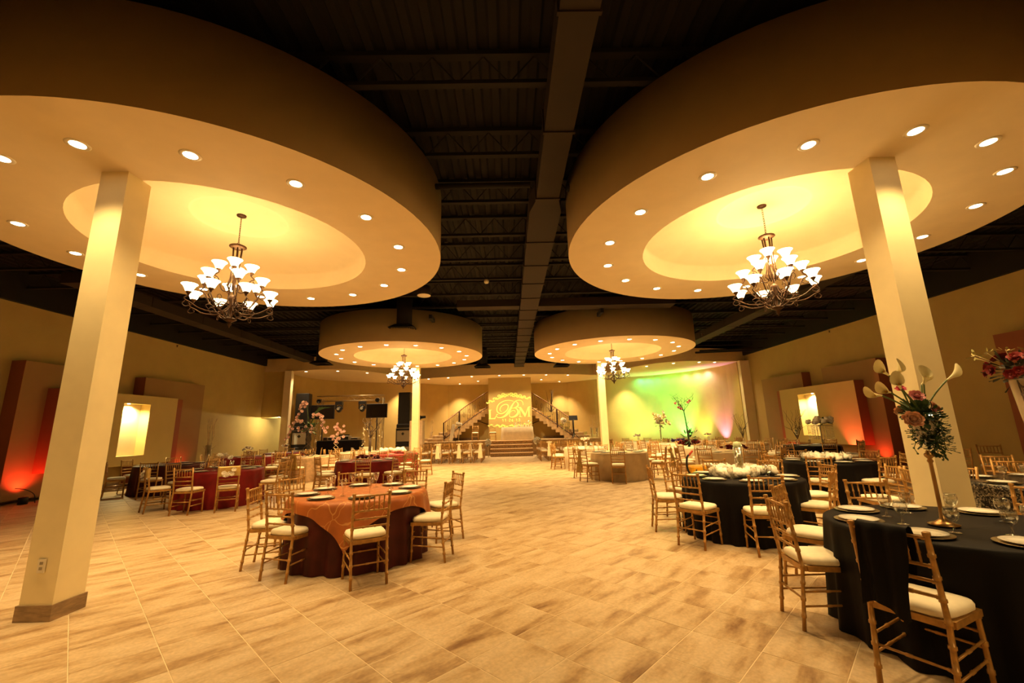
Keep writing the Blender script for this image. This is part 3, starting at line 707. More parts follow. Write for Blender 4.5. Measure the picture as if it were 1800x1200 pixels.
def chair_pieces(seg=6, nb=5):
    L = []
    for s in (-1, 1):
        L.append(('leg', MB().tube(*bamboo(post(s), 8, .0155, seg), seg)))
        L.append(('leg', MB().tube(*bamboo(lerp3((s*.185, .185, 0), (s*.18, .175, .43)), 3, .0145, seg), seg)))
    yb = lambda z: post(1)(z/.92)[1]
    for z in (.885, .735, .655, .575):
        L.append(('rail', MB().tube(*bamboo(lerp3((-.18, yb(z), z), (.18, yb(z), z)), 3, .0105, seg), seg)))
    for k in range(6):
        x = -.18+.36*(k+1)/7
        L.append(('spindle', MB().tube(*bamboo(lerp3((x, yb(.735), .735), (x, yb(.885), .885)), 2, .0075, 5), 5)))
    sl = []
    for z in (.17, .27):
        for s in (-1, 1): sl.append(((s*.183, post(1)(z/.92)[1], z), (s*.184, .182, z+.02)))
    sl.append(((-.18, .183, .25), (.18, .183, .25))); sl.append(((-.18, .183, .33), (.18, .183, .33))); sl.append(((-.18, post(1)(.24)[1], .22), (.18, post(1)(.24)[1], .22)))
    for a, b in sl: L.append(('stretcher', MB().tube(*bamboo(lerp3(a, b), 2, .0085, 5), 5)))
    return L
near0 = [(n, m.mesh(n, GOLD)) for n, m in chair_pieces()]
near0 += [('seat_frame', frame_mb().mesh('seat_frame', GOLD)), ('seat_cushion', cushion_mb().mesh('seat_cushion', IVORY))]
def merged(pieces):
    m = MB()
    for p in pieces: m.add(p.v, p.f, 0, True)
    return m
def simple_pieces():
    legs, back, strt = [], [], []
    yb = lambda z: post(1)(z/.92)[1]
    for s in (-1, 1):
        f = post(s); legs.append(MB().tube([f(0), f(.48), f(.7), f(1)], .017, 5)); legs.append(MB().tube([(s*.185, .185, 0), (s*.18, .175, .43)], .016, 5))
    for z in (.885, .735, .655, .575): back.append(MB().tube([(-.18, yb(z), z), (.18, yb(z), z)], .0115, 5))
    for k in range(6):
        x = -.18+.36*(k+1)/7; back.append(MB().tube([(x, yb(.735), .735), (x, yb(.885), .885)], .0085, 4))
    for s in (-1, 1):
        for z in (.17, .27): strt.append(MB().tube([(s*.183, yb(z), z), (s*.184, .182, z)], .0095, 4))
    for y_ in (.183, -.2): strt.append(MB().tube([(-.18, y_, .25), (.18, y_, .25)], .0095, 4))
    return legs, back, strt
lg, bk, sr = simple_pieces()
mid0 = [('leg', l.mesh('leg', GOLD)) for l in lg]+[('backrest', merged(bk).mesh('backrest', GOLD)), ('stretchers', merged(sr).mesh('stretchers', GOLD)),
        ('seat_frame', frame_mb().mesh('seat_frame', GOLD)), ('seat_cushion', cushion_mb().mesh('seat_cushion', IVORY))]
fm = merged(lg+bk+sr); cz = frame_mb(); fm.add(cz.v, cz.f, 0, False); cz = cushion_mb(); fm.add(cz.v, cz.f, 1, True)
FARCH = fm.mesh('banquet_chair', [GOLD, IVORY])
def make_chair(parts):
    e = empty('banquet_chair')
    for n, me in parts:
        o = bpy.data.objects.new(n, me); COL.objects.link(o); o.parent = e
    return e
PROTO = {}
NCH = 0
def chair(mx, my, face, label, group, lod, z=0):
    """mx,my = floor point under the top rail; face = direction (deg) the sitter looks."""
    a = R(face); x, y = mx+.24*math.cos(a), my+.24*math.sin(a)
    if lod == 2:
        o = bpy.data.objects.new('banquet_chair', FARCH); COL.objects.link(o); o.location = (x, y, z); o.rotation_euler = (0, 0, a-PI/2)
    else:
        if lod not in PROTO: o = make_chair(near0 if lod == 0 else mid0); PROTO[lod] = o; o.location = (x, y, z); o.rotation_euler = (0, 0, a-PI/2)
        else: o = dup(PROTO[lod], (x, y, z), a-PI/2)
    tag(o, label, 'chair', group); return o

# ------------------------------------------------------------------ tables
def cloth_mb(r, h=.77, folds=18, amp=.034, flare=.015, seg=120, seed=0):
    rnd = random.Random(seed); ph = [rnd.uniform(0, 6.28) for _ in range(3)]
    m = MB(); rings = [(0, h), (.6, h), (.97, h), (1, h-.012), (1.005, h-.05), (1.008, h-.2), (1.012, h-.4), (1.016, h-.6), (1.02, .004)]
    vs = [(0, 0, h)]; n = seg
    for j, (s, z) in enumerate(rings[1:], 1):
        for i in range(n):
            a = 2*PI*i/n; t = max(0, (h-.03-z)/h)
            w = amp*t**.7*(math.sin(folds*a+ph[0])+.5*math.sin((folds*.5+1)//1*a+ph[1])+.3*math.sin((folds*2-3)*a+ph[2]))
            rr_ = r*s+flare*t+w; vs.append((rr_*math.cos(a), rr_*math.sin(a), z))
    fs = [(0, 1+i, 1+(i+1) % n) for i in range(n)]
    for j in range(len(rings)-2):
        for i in range(n): fs.append((1+j*n+i, 1+(j+1)*n+i, 1+(j+1)*n+(i+1) % n, 1+j*n+(i+1) % n))
    return m.add(vs, fs)
TABLES = {}
def table(key, x, y, r, m, label, short, seg=120, folds=18):
    e = empty('banquet_table', (x, y, 0)); tag(e, label, 'table', 'round banquet tables')
    cloth_mb(r, seed=len(TABLES)+1, seg=seg, folds=folds).obj('tablecloth', m, e)
    TABLES[key] = (x, y, r, short); return e
def overlay_mb(r, hs, rot, h=.774, n=56):
    m = MB(); vs = []; fs = []
    for j in range(n+1):
        for i in range(n+1):
            x, y = -hs+2*hs*i/n, -hs+2*hs*j/n; p = math.hypot(x, y); a = math.atan2(y, x)
            if p < r-.02: q = (x, y, h)
            else:
                dp = p-(r-.02); t = min(1, dp/.5); k = r-.02+.05*min(1, dp/.05)*.7+.06*t+.034*t*math.sin(17*a)+.02*t*math.sin(9*a+1)
                z = h-max(0, dp-.015)*.97; q = (k*math.cos(a), k*math.sin(a), z)
            c, s = math.cos(rot), math.sin(rot); vs.append((q[0]*c-q[1]*s, q[0]*s+q[1]*c, q[2]))
    for j in range(n):
        for i in range(n): a = j*(n+1)+i; fs.append((a, a+1, a+n+2, a+n+1))
    return m.add(vs, fs)
t = table('O', -1.98, 5.9, .83, BROWNCL, 'round table with copper embroidered overlay over a dark brown cloth', 'copper topped table', 160, 20)
ov = overlay_mb(.845, .97, R(-80-45)).obj('overlay_cloth', COPPER, t); ov['label'] = 'square copper embroidered overlay cloth'
table('R1', 3.3, 3.32, .80, BLACKCL, 'round black clothed table nearest the camera with the calla lily vase', 'nearest black table', 160, 20)
table('R2', 3.38, 6.43, .80, BLACKCL, 'round black clothed table with a white blossom wreath around a glass cylinder', 'black wreath table', 140, 20)
table('R3', 6.3, 8.65, .80, BLACKCL, 'round black clothed table with low white flower heap before the red lit wall panel', 'rear black table')
table('R4', 6.4, 5.15, .80, SEQUIN, 'round table in black sequin cloth under the tall red rose vase', 'sequin table')
table('T2', -6.75, 10.4, .85, BURG, 'round burgundy clothed table in front of the lit left niche', 'burgundy niche table')
table('T2b', -9.8, 12.8, .85, BROWNCL, 'round dark clothed table close to the left wall panel', 'dark left wall table')
table('T3', -4.0, 12.4, .84, BURG, 'round burgundy clothed table directly behind the copper topped one', 'middle burgundy table')
table('T4', -4.15, 15.7, .84, REDCL, 'round bright red clothed table beside the left rear column', 'bright red table')
table('T5', -6.95, 15.2, .84, BLUSHCL, 'round blush damask clothed table with the orchid stand', 'blush orchid table')
table('T6', -6.0, 17.8, .84, WHITECL, 'round white clothed table with the crystal hung branch tree', 'white crystal tree table')
table('T7', -9.5, 16.0, .84, BURG, 'round dark red clothed table before the left alcove', 'dark red alcove table')
table('T8', -9.6, 18.8, .84, BURG, 'farthest dark red clothed table near the left passage', 'farthest dark red table')
table('R5', 3.35, 13.3, .84, BEIGECL, 'round beige clothed table on the right of the open floor', 'beige aisle table')
table('R6', 6.35, 15.2, .84, WHITECL, 'round white clothed table with the tall dark branch tree', 'white tree table')
table('R6b', 3.0, 16.9, .84, WHITECL, 'round white clothed table behind the beige one beside the aisle', 'white aisle table')
table('R8', 6.2, 12.3, .84, BEIGECL, 'round beige clothed table with dark red roses', 'beige rose table')
table('R7', 6.3, 21.0, .84, WHITECL, 'round white clothed table in the farthest row near the right alcove', 'far white table')
table('R12', 6.9, 18.3, .84, WHITECL, 'round white clothed table with purple flowers and tall white lilies', 'purple flower table')
table('R9', 9.4, 17.15, .84, BEIGECL, 'round beige clothed table with bare branches in a clear vase', 'bare branch table')
table('R10', 9.9, 14.2, .84, BLACKCL, 'round dark clothed table with the crystal fringe flower stand', 'crystal stand table')
table('R14', 9.3, 20.1, .84, WHITECL, 'round white clothed table right under the green lit wall', 'green wall table')
# chairs, hand placed near ones: (mid of top rail x, y, facing)
def ring(key, spec, lod, extra='ivory padded gold chair at the '):
    x, y, r, short = TABLES[key]
    n = len(spec); 
    for k, s in enumerate(spec):
        if len(s) == 1:
            a = R(s[0]); mx, my = x+(r+.58)*math.cos(a), y+(r+.58)*math.sin(a); f = s[0]+180
        else:
            mx, my, f = s
            if lod >= 1:
                dd = math.hypot(mx-x, my-y); q = max(1, (r+.54)/dd); mx, my = x+(mx-x)*q, y+(my-y)*q
        lab = '%s%s, %s' % (extra, short, 'nearest the camera' if k == 0 else '%s clockwise from the nearest' % ORD[k])
        chair(mx, my, f, lab, 'chairs at the '+short, lod)
# specs listed clockwise as seen from above, starting with the nearest
ring('O', [(-1.45, 4.70, 120), (-2.55, 4.93, 71), (-3.17, 5.52, 8), (-3.22, 6.55, -35), (-2.62, 7.28, -58), (-1.55, 7.32, -98), (-.78, 6.72, 212), (-.76, 5.62, 172)], 0)
ring('R1', [(2.235, 2.67, 26), (2.21, 3.70, -9), (2.78, 4.58, -48), (3.77, 4.66, -104), (4.82, 3.98, 205)], 0)
ring('R2', [(3.06, 5.25, 77), (2.29, 5.76, 38), (2.16, 6.80, -10), (2.85, 7.75, -66), (3.68, 7.85, -104), (4.45, 7.45, 224), (4.78, 6.55, 176), (4.14, 5.62, 136)], 0)
ring('R3', [(6.55, 7.52, 100), (5.53, 7.78, 55), (5.15, 8.6, 0), (5.6, 9.55, -50), (6.55, 9.85, -100), (7.65, 9.2, 200), (7.5, 8.2, 160)], 0)
ring('R4', [(5.35, 5.6, -20), (7.32, 6.35, 233), (6.3, 6.42, -88), (7.6, 5.3, 185)], 1)
for k, (x, y, f, d) in enumerate([(5.35, 6.05, 170, 'standing alone left of the right front column'), (5.98, 5.72, 168, 'standing alone just behind the right front column'), (8.1, 7.2, 240, 'behind the sequin table, the farther of two backs'), (10.9, 9.8, 225, 'standing alone against the right wall'), (9.5, 9.1, 190, 'standing alone between right column and right wall'), (11.4, 11.4, 200, 'standing alone near the red lit right panel')]):
    chair(x, y, f, 'gold bamboo chair with ivory pad '+d, 'loose chairs on the right', 1)
ring('T2', [(-6.62, 8.98, 92), (-7.66, 9.40, 50), (-8.15, 10.7, -10), (-7.75, 11.55, -50), (-6.75, 11.75, -90), (-5.75, 11.5, 228), (-5.42, 10.45, 182), (-5.85, 9.22, 118)], 1)
ring('T2b', [(-9.3, 11.4, 110), (-10.75, 12.0, 40), (-11.1, 12.9, 0), (-10.6, 13.9, -55), (-9.3, 14.05, -110), (-8.6, 12.6, 172)], 1)
ring('T3', [(-3.72, 11.2, 92), (-4.9, 11.55, 45), (-5.25, 12.3, 0), (-4.9, 13.3, -45), (-4, 13.6, -90), (-3.1, 13.3, 225), (-2.75, 12.4, 180), (-2.95, 11.6, 140)], 1)
reg = lambda a0: [(a0-45*k,) for k in range(8)]
ring('T4', [(-3.35, 14.65, 122), (-4.4, 14.5, 80), (-5.15, 15.1, 30), (-5.3, 16.1, -20), (-4.6, 16.9, -70), (-3.6, 16.8, 245), (-2.95, 15.9, 190)], 1)
ring('T5', [(-6.78, 13.85, 95), (-8.0, 14.45, 40), (-8.15, 15.5, -10), (-7.6, 16.3, -55), (-6.6, 16.4, -105), (-5.75, 15.6, 200), (-5.8, 14.5, 150)], 2)
ring('T6', reg(-75), 2); ring('T7', reg(-60), 2); ring('T8', reg(-70), 2)
ring('R5', [(3.0, 12.05, 75), (2.28, 12.75, 25), (2.2, 13.7, -20), (2.75, 14.4, -60), (3.7, 14.5, -105), (4.55, 13.9, 205), (4.48, 12.85, 155)], 1)
ring('R6', reg(-100), 2); ring('R6b', reg(-120), 2); ring('R8', reg(-95), 1)
for k_, a in (('R7', -80), ('R12', -95), ('R9', -110), ('R10', -105), ('R14', -90)): ring(k_, reg(a), 2)
# ceremony rows
for side, xs in (('left', [-4.0, -3.5, -3.0, -2.5, -2.0, -1.5]), ('right', [1.7, 2.2, 2.7, 3.2, 3.7])):
    for rw in range(4):
        for k, x in enumerate(xs):
            y = 20.55+.85*rw
            if side == 'right' and x > 3.5 and rw == 0: continue
            chair(x, y, 90+random.uniform(-3, 3), 'gold chair in the %s ceremony block, %s row, %s seat from the left' % (side, ORD[rw] or 'rear', ORD[k] or 'first'), 'ceremony chairs facing the stage', 2)
# stage chairs
chair(-1.0, 26.35, -80, 'pale chair on the stage left of the white head table', 'stage chairs', 2, SZ)
chair(-2.1, 27.4, -90, 'gold chair on the stage below the left stair', 'stage chairs', 2, SZ)

# sashes on chairs
def sash_hang(x, y, z, w, ln, m, label, rz=0, name='tied_ribbon'):
    mb = MB(); vs = []; n = 8; rows = 7
    for j in range(rows):
        t = j/(rows-1)
        for i in range(n):
            s = i/(n-1)-.5; ww = w*(.55+.55*t); vs.append((s*ww, -.015-.02*math.sin(i*2.2+j*.3)*(.4+t)-.03*t, -ln*t))
    mb.add(vs, [(j*n+i, j*n+i+1, (j+1)*n+i+1, (j+1)*n+i) for j in range(rows-1) for i in range(n-1)])
    mb.tube([(-w*.6, 0, .01), (0, -.025, .02), (w*.6, 0, .01)], .03, 6)
    return tag(mb.obj(name, m, None, (x, y, z), rz), label, 'sash', 'chair sashes')
for k, (x, y) in enumerate([(-3.35, 20.5), (-2.35, 20.5), (-1.35, 20.5), (-3.4, 21.35), (-1.9, 21.35), (1.9, 20.5)]):
    sash_hang(x, y-.03, .86, .2, .62, SASHW, 'cream fabric sash tied on a ceremony chair, %s' % ('rear left row, outermost', 'rear left row, middle one', 'rear left row, beside the aisle', 'second left row, outer one', 'second left row, inner one', 'rear right row, beside the aisle')[k])
sash_hang(2.05, 12.60, .86, .22, .6, SASHG, 'gold sash hanging from the left chair of the beige aisle table', R(-65))
sash_hang(-6.78, 13.80, .88, .3, .42, SASHG, 'gold sash in a point on the front chair of the blush table')
sash_hang(-10.97, 11.83, .80, .3, .72, SASHG, 'gold sash hanging nearly to the floor on the outer left chair', R(-50))
# bow on beige table right chair
e = empty('ribbon_bow', (4.72, 12.73, .80), R(65)); tag(e, 'large gold bow on the right chair of the beige aisle table', 'bow')
for s in (-1, 1):
    MB().lathe([(.02, 0), (.07, .06), (.09, .13), (.07, .2), (.0, .23)], 10).xf(Matrix.Rotation(s*R(80), 4, 'Y') @ Matrix.Diagonal((1, .6, 1, 1))).obj('loop', SASHG, e)
    MB().tube([(s*.02, -.02, 0), (s*.08, -.05, -.2), (s*.13, -.05, -.45)], [.025, .05, .07], 6).obj('tail', SASHG, e)
MB().ball((0, -.02, 0), .04).obj('knot', SASHG, e)
def cap_cover(x, y, f, m, label, flowers=None):
    a = R(f); e = empty('ribbon_cover', (x, y, .0), a-PI/2); tag(e, label, 'chair cover', 'chair covers')
    mb = MB(); mb.bbox(-.2, .2, -.04, .035, .72, .915, .02); mb.obj('cover', m, e)
    if flowers:
        rnd = random.Random(4)
        for q in range(7): rose(rnd.uniform(-.1, .1), -.05, .80+rnd.uniform(-.07, .07), .045, flowers, e, axis=(0, -1, .2))
    return e

# ------------------------------------------------------------------ flowers
def petal(mb, M, L, W, curl, mi=0, n=3):
    vs = []
    for j in range(n+1):
        t = j/n; w = W*math.sin(PI*min(.93, .12+.75*t))
        for i in (-1, 0, 1): vs.append(M @ Vector((i*w, L*t, curl*t*t-abs(i)*-.15*L*(t))))
    mb.add(vs, [(j*3+i, j*3+i+1, j*3+i+4, j*3+i+3) for j in range(n) for i in range(2)], mi)
def heart(m, k=.42):
    nt = m.node_tree; b = nt.nodes['Principled BSDF']; src = b.inputs['Base Color'].links[0].from_socket
    tc = nt.nodes.new('ShaderNodeTexCoord'); ln = nt.nodes.new('ShaderNodeVectorMath'); ln.operation = 'LENGTH'; mr = nt.nodes.new('ShaderNodeMapRange')
    wv = nt.nodes.new('ShaderNodeTexWave'); wv.wave_type = 'RINGS'; wv.rings_direction = 'SPHERICAL'; wv.inputs['Scale'].default_value = 1.1; wv.inputs['Distortion'].default_value = 1.5
    nt.links.new(tc.outputs['Object'], wv.inputs['Vector'])
    nt.links.new(tc.outputs['Object'], ln.inputs[0]); nt.links.new(ln.outputs['Value'], mr.inputs['Value']); mr.inputs['From Min'].default_value = .1; mr.inputs['From Max'].default_value = .95
    mr.inputs['To Min'].default_value = k; mr.inputs['To Max'].default_value = 1
    m2 = nt.nodes.new('ShaderNodeMapRange'); m2.inputs['To Min'].default_value = .7; nt.links.new(wv.outputs['Fac'], m2.inputs['Value'])
    mu = nt.nodes.new('ShaderNodeMath'); mu.operation = 'MULTIPLY'; nt.links.new(mr.outputs['Result'], mu.inputs[0]); nt.links.new(m2.outputs['Result'], mu.inputs[1])
    mx = nt.nodes.new('ShaderNodeMix'); mx.data_type = 'RGBA'; mx.blend_type = 'MULTIPLY'; mx.inputs[0].default_value = 1
    nt.links.new(src, mx.inputs[6]); nt.links.new(mu.outputs[0], mx.inputs[7]); nt.links.new(mx.outputs[2], b.inputs['Base Color'])
for m_ in (PEACH, PINK, REDR): heart(m_)
def rose_mb(r, layers=((3, 88, .6), (5, 74, .8), (6, 56, .95), (7, 32, 1.0)), seed=0):
    mb = MB(); rnd = random.Random(seed)
    mb.ball((0, 0, .25*r), .33*r, 7, 4)
    for n, tilt, s in layers:
        a0 = rnd.uniform(0, 6)
        for k in range(n):
            M_ = Matrix.Rotation(a0+2*PI*k/n, 4, 'Z') @ Matrix.Translation((0, .12*r, 0)) @ Matrix.Rotation(R(tilt+rnd.uniform(-8, 8)), 4, 'X')
            petal(mb, M_, r*s*.95, r*s*.52, -.28*r)
    return mb
ROSES = {}
def rose(x, y, z, r, m, parent, axis=(0, 0, 1), name='blossom'):
    key = m.name
    if key not in ROSES: ROSES[key] = [rose_mb(1, seed=s).mesh(name, m) for s in range(3)]
    o = bpy.data.objects.new(name, random.choice(ROSES[key])); COL.objects.link(o)
    if parent: o.parent = parent
    o.location = (x, y, z); o.scale = (r, r, r)
    o.rotation_euler = (Matrix.Rotation(0, 4, 'Z') @ Vector(axis).to_track_quat('Z', 'Y').to_matrix().to_4x4()).to_euler()
    return o
def leaf_blob(parent, c, rad, n, L, m=GREEN, seed=0, name='foliage', droop=0):
    rnd = random.Random(seed); mb = MB()
    for k in range(n):
        d = Vector((rnd.gauss(0, 1), rnd.gauss(0, 1), rnd.gauss(0, .8))).normalized(); p = Vector(c)+d*rad*rnd.uniform(.3, 1)*Vector((1, 1, 1)).length/1.732
        p.z -= droop*rnd.random()
        M_ = Matrix.Translation(p) @ (d+Vector((0, 0, -droop))).to_track_quat('Y', 'Z').to_matrix().to_4x4()
        petal(mb, M_, L*rnd.uniform(.6, 1.2), L*.28, .1*L, 0, 2)
    o = mb.obj(name, m, parent); o['kind'] = 'stuff'; return o
def calla(parent, base, tip, dirv, s=.046):
    """stem from base to tip, spathe opening along dirv"""
    g = empty('calla_lily'); g.parent = parent
    b, t = Vector(base), Vector(tip); md = b.lerp(t, .5)+Vector((0, 0, .03))
    P = subdiv([tuple(b), tuple(md), tuple(t)], 5)
    MB().tube(P, [.006]*len(P), 6).obj('stem', STEMG, g)
    mb = MB(); n = 16; rows = 7; vs = []
    for j in range(rows):
        u = j/(rows-1); rr_ = s*(.13+.25*u+.55*u**3)
        for i in range(n+1):
            a = -PI+2*PI*i/n; ext = (1+.55*u*u*math.cos(a)) ; z = s*(2.3*u)+s*1.0*u*u*math.cos(a)*.6
            fl = .25*s*u**4
            vs.append((rr_*ext*math.cos(a), rr_*math.sin(a), z-fl*(1-math.cos(a))*.6))
    mb.add(vs, [(j*(n+1)+i, j*(n+1)+i+1, (j+1)*(n+1)+i+1, (j+1)*(n+1)+i) for j in range(rows-1) for i in range(n)])
    M_ = Matrix.Translation(t) @ Vector(dirv).to_track_quat('Z', 'X').to_matrix().to_4x4()
    mb.xf(M_).obj('spathe', CALLA, g)
    MB().tube([(0, 0, s*.3), (0, 0, s*1.3)], s*.09, 6).xf(M_).obj('spadix', YELLOW, g)
vz = empty('calla_vase', (3.15, 3.25, .772)); tag(vz, 'tall trumpet glass vase of calla lilies and roses on the nearest black table', 'flower vase')
MB().lathe([(0, .002), (.085, .004), (.09, .012), (.05, .025), (.018, .05), (.013, .12), (.012, .44), (.02, .455), (.012, .47), (.028, .49), (.03, .505), (.014, .52), (.014, .53)], 24).obj('bronze_stand', mat('aged_gold', (.35, .2, .07), .3, .8, var=.2), vz)
MB().lathe([(.004, .53), (.03, .55), (.055, .62), (.085, .72), (.10, .78), (.098, .78), (.082, .72), (.052, .622), (.0, .56)], 24).obj('glass_bowl', GLASS, vz)
V = Vector((0, 0, .0))
def at3(x, y, z): return (x-3.16, y-3.2, z-.772)
for tip, dv in (((2.98, 3.2, 1.875), (-.75, -.2, .45)), ((3.07, 3.25, 1.865), (.25, -.55, .7)), ((2.92, 3.15, 1.74), (-.8, -.3, .1)), ((2.91, 3.22, 1.72), (-.9, -.1, .05)), ((2.96, 3.1, 1.76), (-.5, -.4, .5)), ((3.24, 3.2, 1.80), (-.1, -.45, .8)), ((3.29, 3.27, 1.80), (.5, -.3, .6)), ((3.45, 3.22, 1.83), (.75, -.25, .5))):
    calla(vz, (random.uniform(-.03, .03), random.uniform(-.03, .03), .74), at3(*tip), dv)
for p, r, m, ax in (((2.98, 3.08, 1.53), .062, PEACH, (-.4, -.8, .35)), ((3.08, 3.12, 1.70), .05, PINK, (-.2, -.7, .6)), ((3.05, 3.2, 1.76), .035, mat('hot_pink', (.8, .12, .2), .6), (-.3, -.5, .7)), ((3.23, 3.16, 1.61), .055, PEACH, (.5, -.6, .5)), ((3.17, 3.1, 1.60), .02, PINK, (0, -1, .2)), ((3.12, 3.3, 1.6), .05, PEACH, (0, .6, .6))):
    rose(*at3(*p), r, m, vz, ax)
leaf_blob(vz, (0, -.01, .80), .085, 140, .075, seed=1); leaf_blob(vz, (.07, -.01, .75), .085, 420, .036, GREEN, seed=2, name='moss', droop=.2); leaf_blob(vz, (0, 0, .70), .055, 200, .045, GREEN, seed=5, name='moss', droop=.1)
for k, (dx, L_) in enumerate(((.10, .30), (.13, .22), (-.10, .25), (.06, .26))):
    P = [(dx+.012*math.sin(3*q+k), -.02+.01*q*.2, .76-L_*q/6) for q in range(7)]; m = MB().tube(P, .003, 4)
    for q in range(1, 7): m.ball(P[q], .008, 5, 3)
    m.obj('trailing_vine', STEMG, vz)
MB().tube([(-.05, -.05, .78), (-.15, -.1, .80), (-.27, -.1, .80)], .003, 4).obj('twig', PALEBR, vz)
for k, dx in enumerate((-.02, 0, .045, .06)): MB().ball((dx, -.09, .79), .0045, 6, 4).obj('fairy_light', SPARK, vz)
# red rose vase
rv = empty('rose_vase', (6.38, 5.2, .772)); tag(rv, 'tall flared glass vase topped with red roses on the sequin table', 'flower vase')
MB().lathe([(0, .002), (.1, .004), (.1, .02), (.03, .03), (.03, .2), (.05, .6), (.095, 1.2), (.1, 1.22), (.09, 1.2), (.045, .6), (.02, .22), (0, .2)], 20).obj('glass', mat('frosted_glass', (.45, .38, .28), .15, var=.05), rv)
MB().tube([(-.10, -.06, 1.2), (-.02, -.06, .3), (.0, -.04, .05)], .008, 5).obj('dark_stem', BRANCH, rv)
leaf_blob(rv, (0, 0, 1.34), .24, 130, .09, mat('dark_leaf', (.03, .03, .012), .6), seed=8)
rnd = random.Random(5)
for k in range(24):
    a = rnd.uniform(0, 2*PI); el = rnd.uniform(-.25, 1.2); d = Vector((math.cos(a)*math.cos(el), math.sin(a)*math.cos(el), math.sin(el)*.8)); p = Vector((0, 0, 1.32))+d*.25
    rose(*p, rnd.uniform(.055, .08), REDR, rv, d)
for k in range(5):
    a = 2.2+.5*k; d = Vector((math.cos(a), math.sin(a), .5)); MB().tube([d*.2+Vector((0, 0, 1.35)), d*.36+Vector((0, 0, 1.38))], .004, 4).obj('twig', PALEBR, rv); leaf_blob(rv, tuple(d*.34+Vector((0, 0, 1.38))), .05, 8, .05, mat('lime_leaf', (.3, .26, .06), .6), seed=20+k, name='bud_spray')
P = [(-.18+.02*q, -.12, 1.2-.05*q) for q in range(6)]; m = MB().tube(P, .003, 4)
m.obj('trailing_vine', BRANCH, rv); leaf_blob(rv, (-.13, -.12, 1.08), .07, 14, .05, BRANCH, seed=30, name='trailing_leaves')

def puff_mb(seed):
    rnd = random.Random(seed); mb = MB(); rings_, seg = 6, 10; vs = []; fs = []
    for i in range(rings_+1):
        for k in range(seg):
            r = 1+rnd.uniform(-.33, .33); th = PI*i/rings_
            vs.append((r*math.sin(th)*math.cos(2*PI*k/seg), r*math.sin(th)*math.sin(2*PI*k/seg), r*math.cos(th)*.8))
    for i in range(rings_):
        for k in range(seg): fs.append((i*seg+k, (i+1)*seg+k, (i+1)*seg+(k+1) % seg, i*seg+(k+1) % seg))
    return mb.add(vs, fs, 0, True)
PUFF = [puff_mb(q).mesh('blossom', WHITER) for q in range(3)]
def puff(x, y, z, r, parent):
    o = bpy.data.objects.new('blossom', random.choice(PUFF)); COL.objects.link(o); o.parent = parent; o.location = (x, y, z); o.scale = (r, r, r); o.rotation_euler = (random.uniform(-.6, .6), random.uniform(-.6, .6), random.uniform(0, 6))
# caps now that rose() exists
cap_cover(-5.83, 9.20, 118, SASHG, 'gold chair cap with cream flower rosette at the burgundy niche table', WHITER)
cap_cover(-7.68, 9.38, 50, SASHG, 'gold chair cap with rosette on the left chair at the burgundy niche table', WHITER)
cap_cover(-6.15, 18.98, -90, SASHW, 'cream chair cap with bow seen across the crystal tree table')
# black cloth over the near chair
a = R(26); e = empty('draped_cloth', (2.255, 2.70, 0), a-PI/2)
mb = MB(); n = 14; prof = [(-.085, .47), (-.078, .53), (-.065, .6), (-.055, .75), (-.045, .88), (-.03, .925), (.0, .935), (.03, .925), (.045, .88), (.05, .75), (.05, .62)]
vs = []
for i in range(n+1):
    s = i/n; x = -.145+.235*s
    for j, (yy_, z) in enumerate(prof):
        vs.append((x+(.02*math.sin(z*9))*s, yy_-.24-.012*math.sin(s*15+z*4)*(1 if j < 5 else .4), z+(.03*math.sin(s*5) if j < 2 else 0)))
q = len(prof); mb.add(vs, [(i*q+j, i*q+j+1, (i+1)*q+j+1, (i+1)*q+j) for i in range(n) for j in range(q-1)])
o = mb.obj('draped_cloth', BLACKCL, None, (2.235+.24*math.cos(a), 2.67+.24*math.sin(a), 0), a-PI/2); bpy.data.objects.remove(e)
tag(o, 'black cloth hung over the back of the nearest chair', 'cloth')

# ------------------------------------------------------------------ place settings
PLATE = MB().lathe([(0, .004), (.07, .004), (.085, .008), (.125, .018), (.127, .021), (.085, .012), (.07, .0075), (0, .0075)], 32).mesh('dinner_plate', WHITE)
CHARG = MB().lathe([(0, .001), (.10, .001), (.155, .010), (.157, .013), (.10, .005), (0, .005)], 32).mesh('charger_plate', CHARGER)
GOB = MB().lathe([(0, 0), (.035, .001), (.036, .003), (.008, .01), (.006, .04), (.007, .06), (.012, .068), (.03, .085), (.041, .11), (.042, .135), (.037, .165), (.0355, .165), (.040, .135), (.039, .11), (.028, .088), (0, .075)], 20).mesh('goblet', GLASS)
FLUTE = MB().lathe([(0, 0), (.033, .001), (.034, .003), (.007, .01), (.005, .05), (.007, .075), (.02, .10), (.034, .15), (.043, .20), (.0415, .20), (.032, .15), (.018, .102), (0, .085)], 18).mesh('water_glass', GLASS)
def place(me, x, y, z, label, cat, group):
    o = bpy.data.objects.new(me.name, me); COL.objects.link(o); o.location = (x, y, z); tag(o, label, cat, group); return o
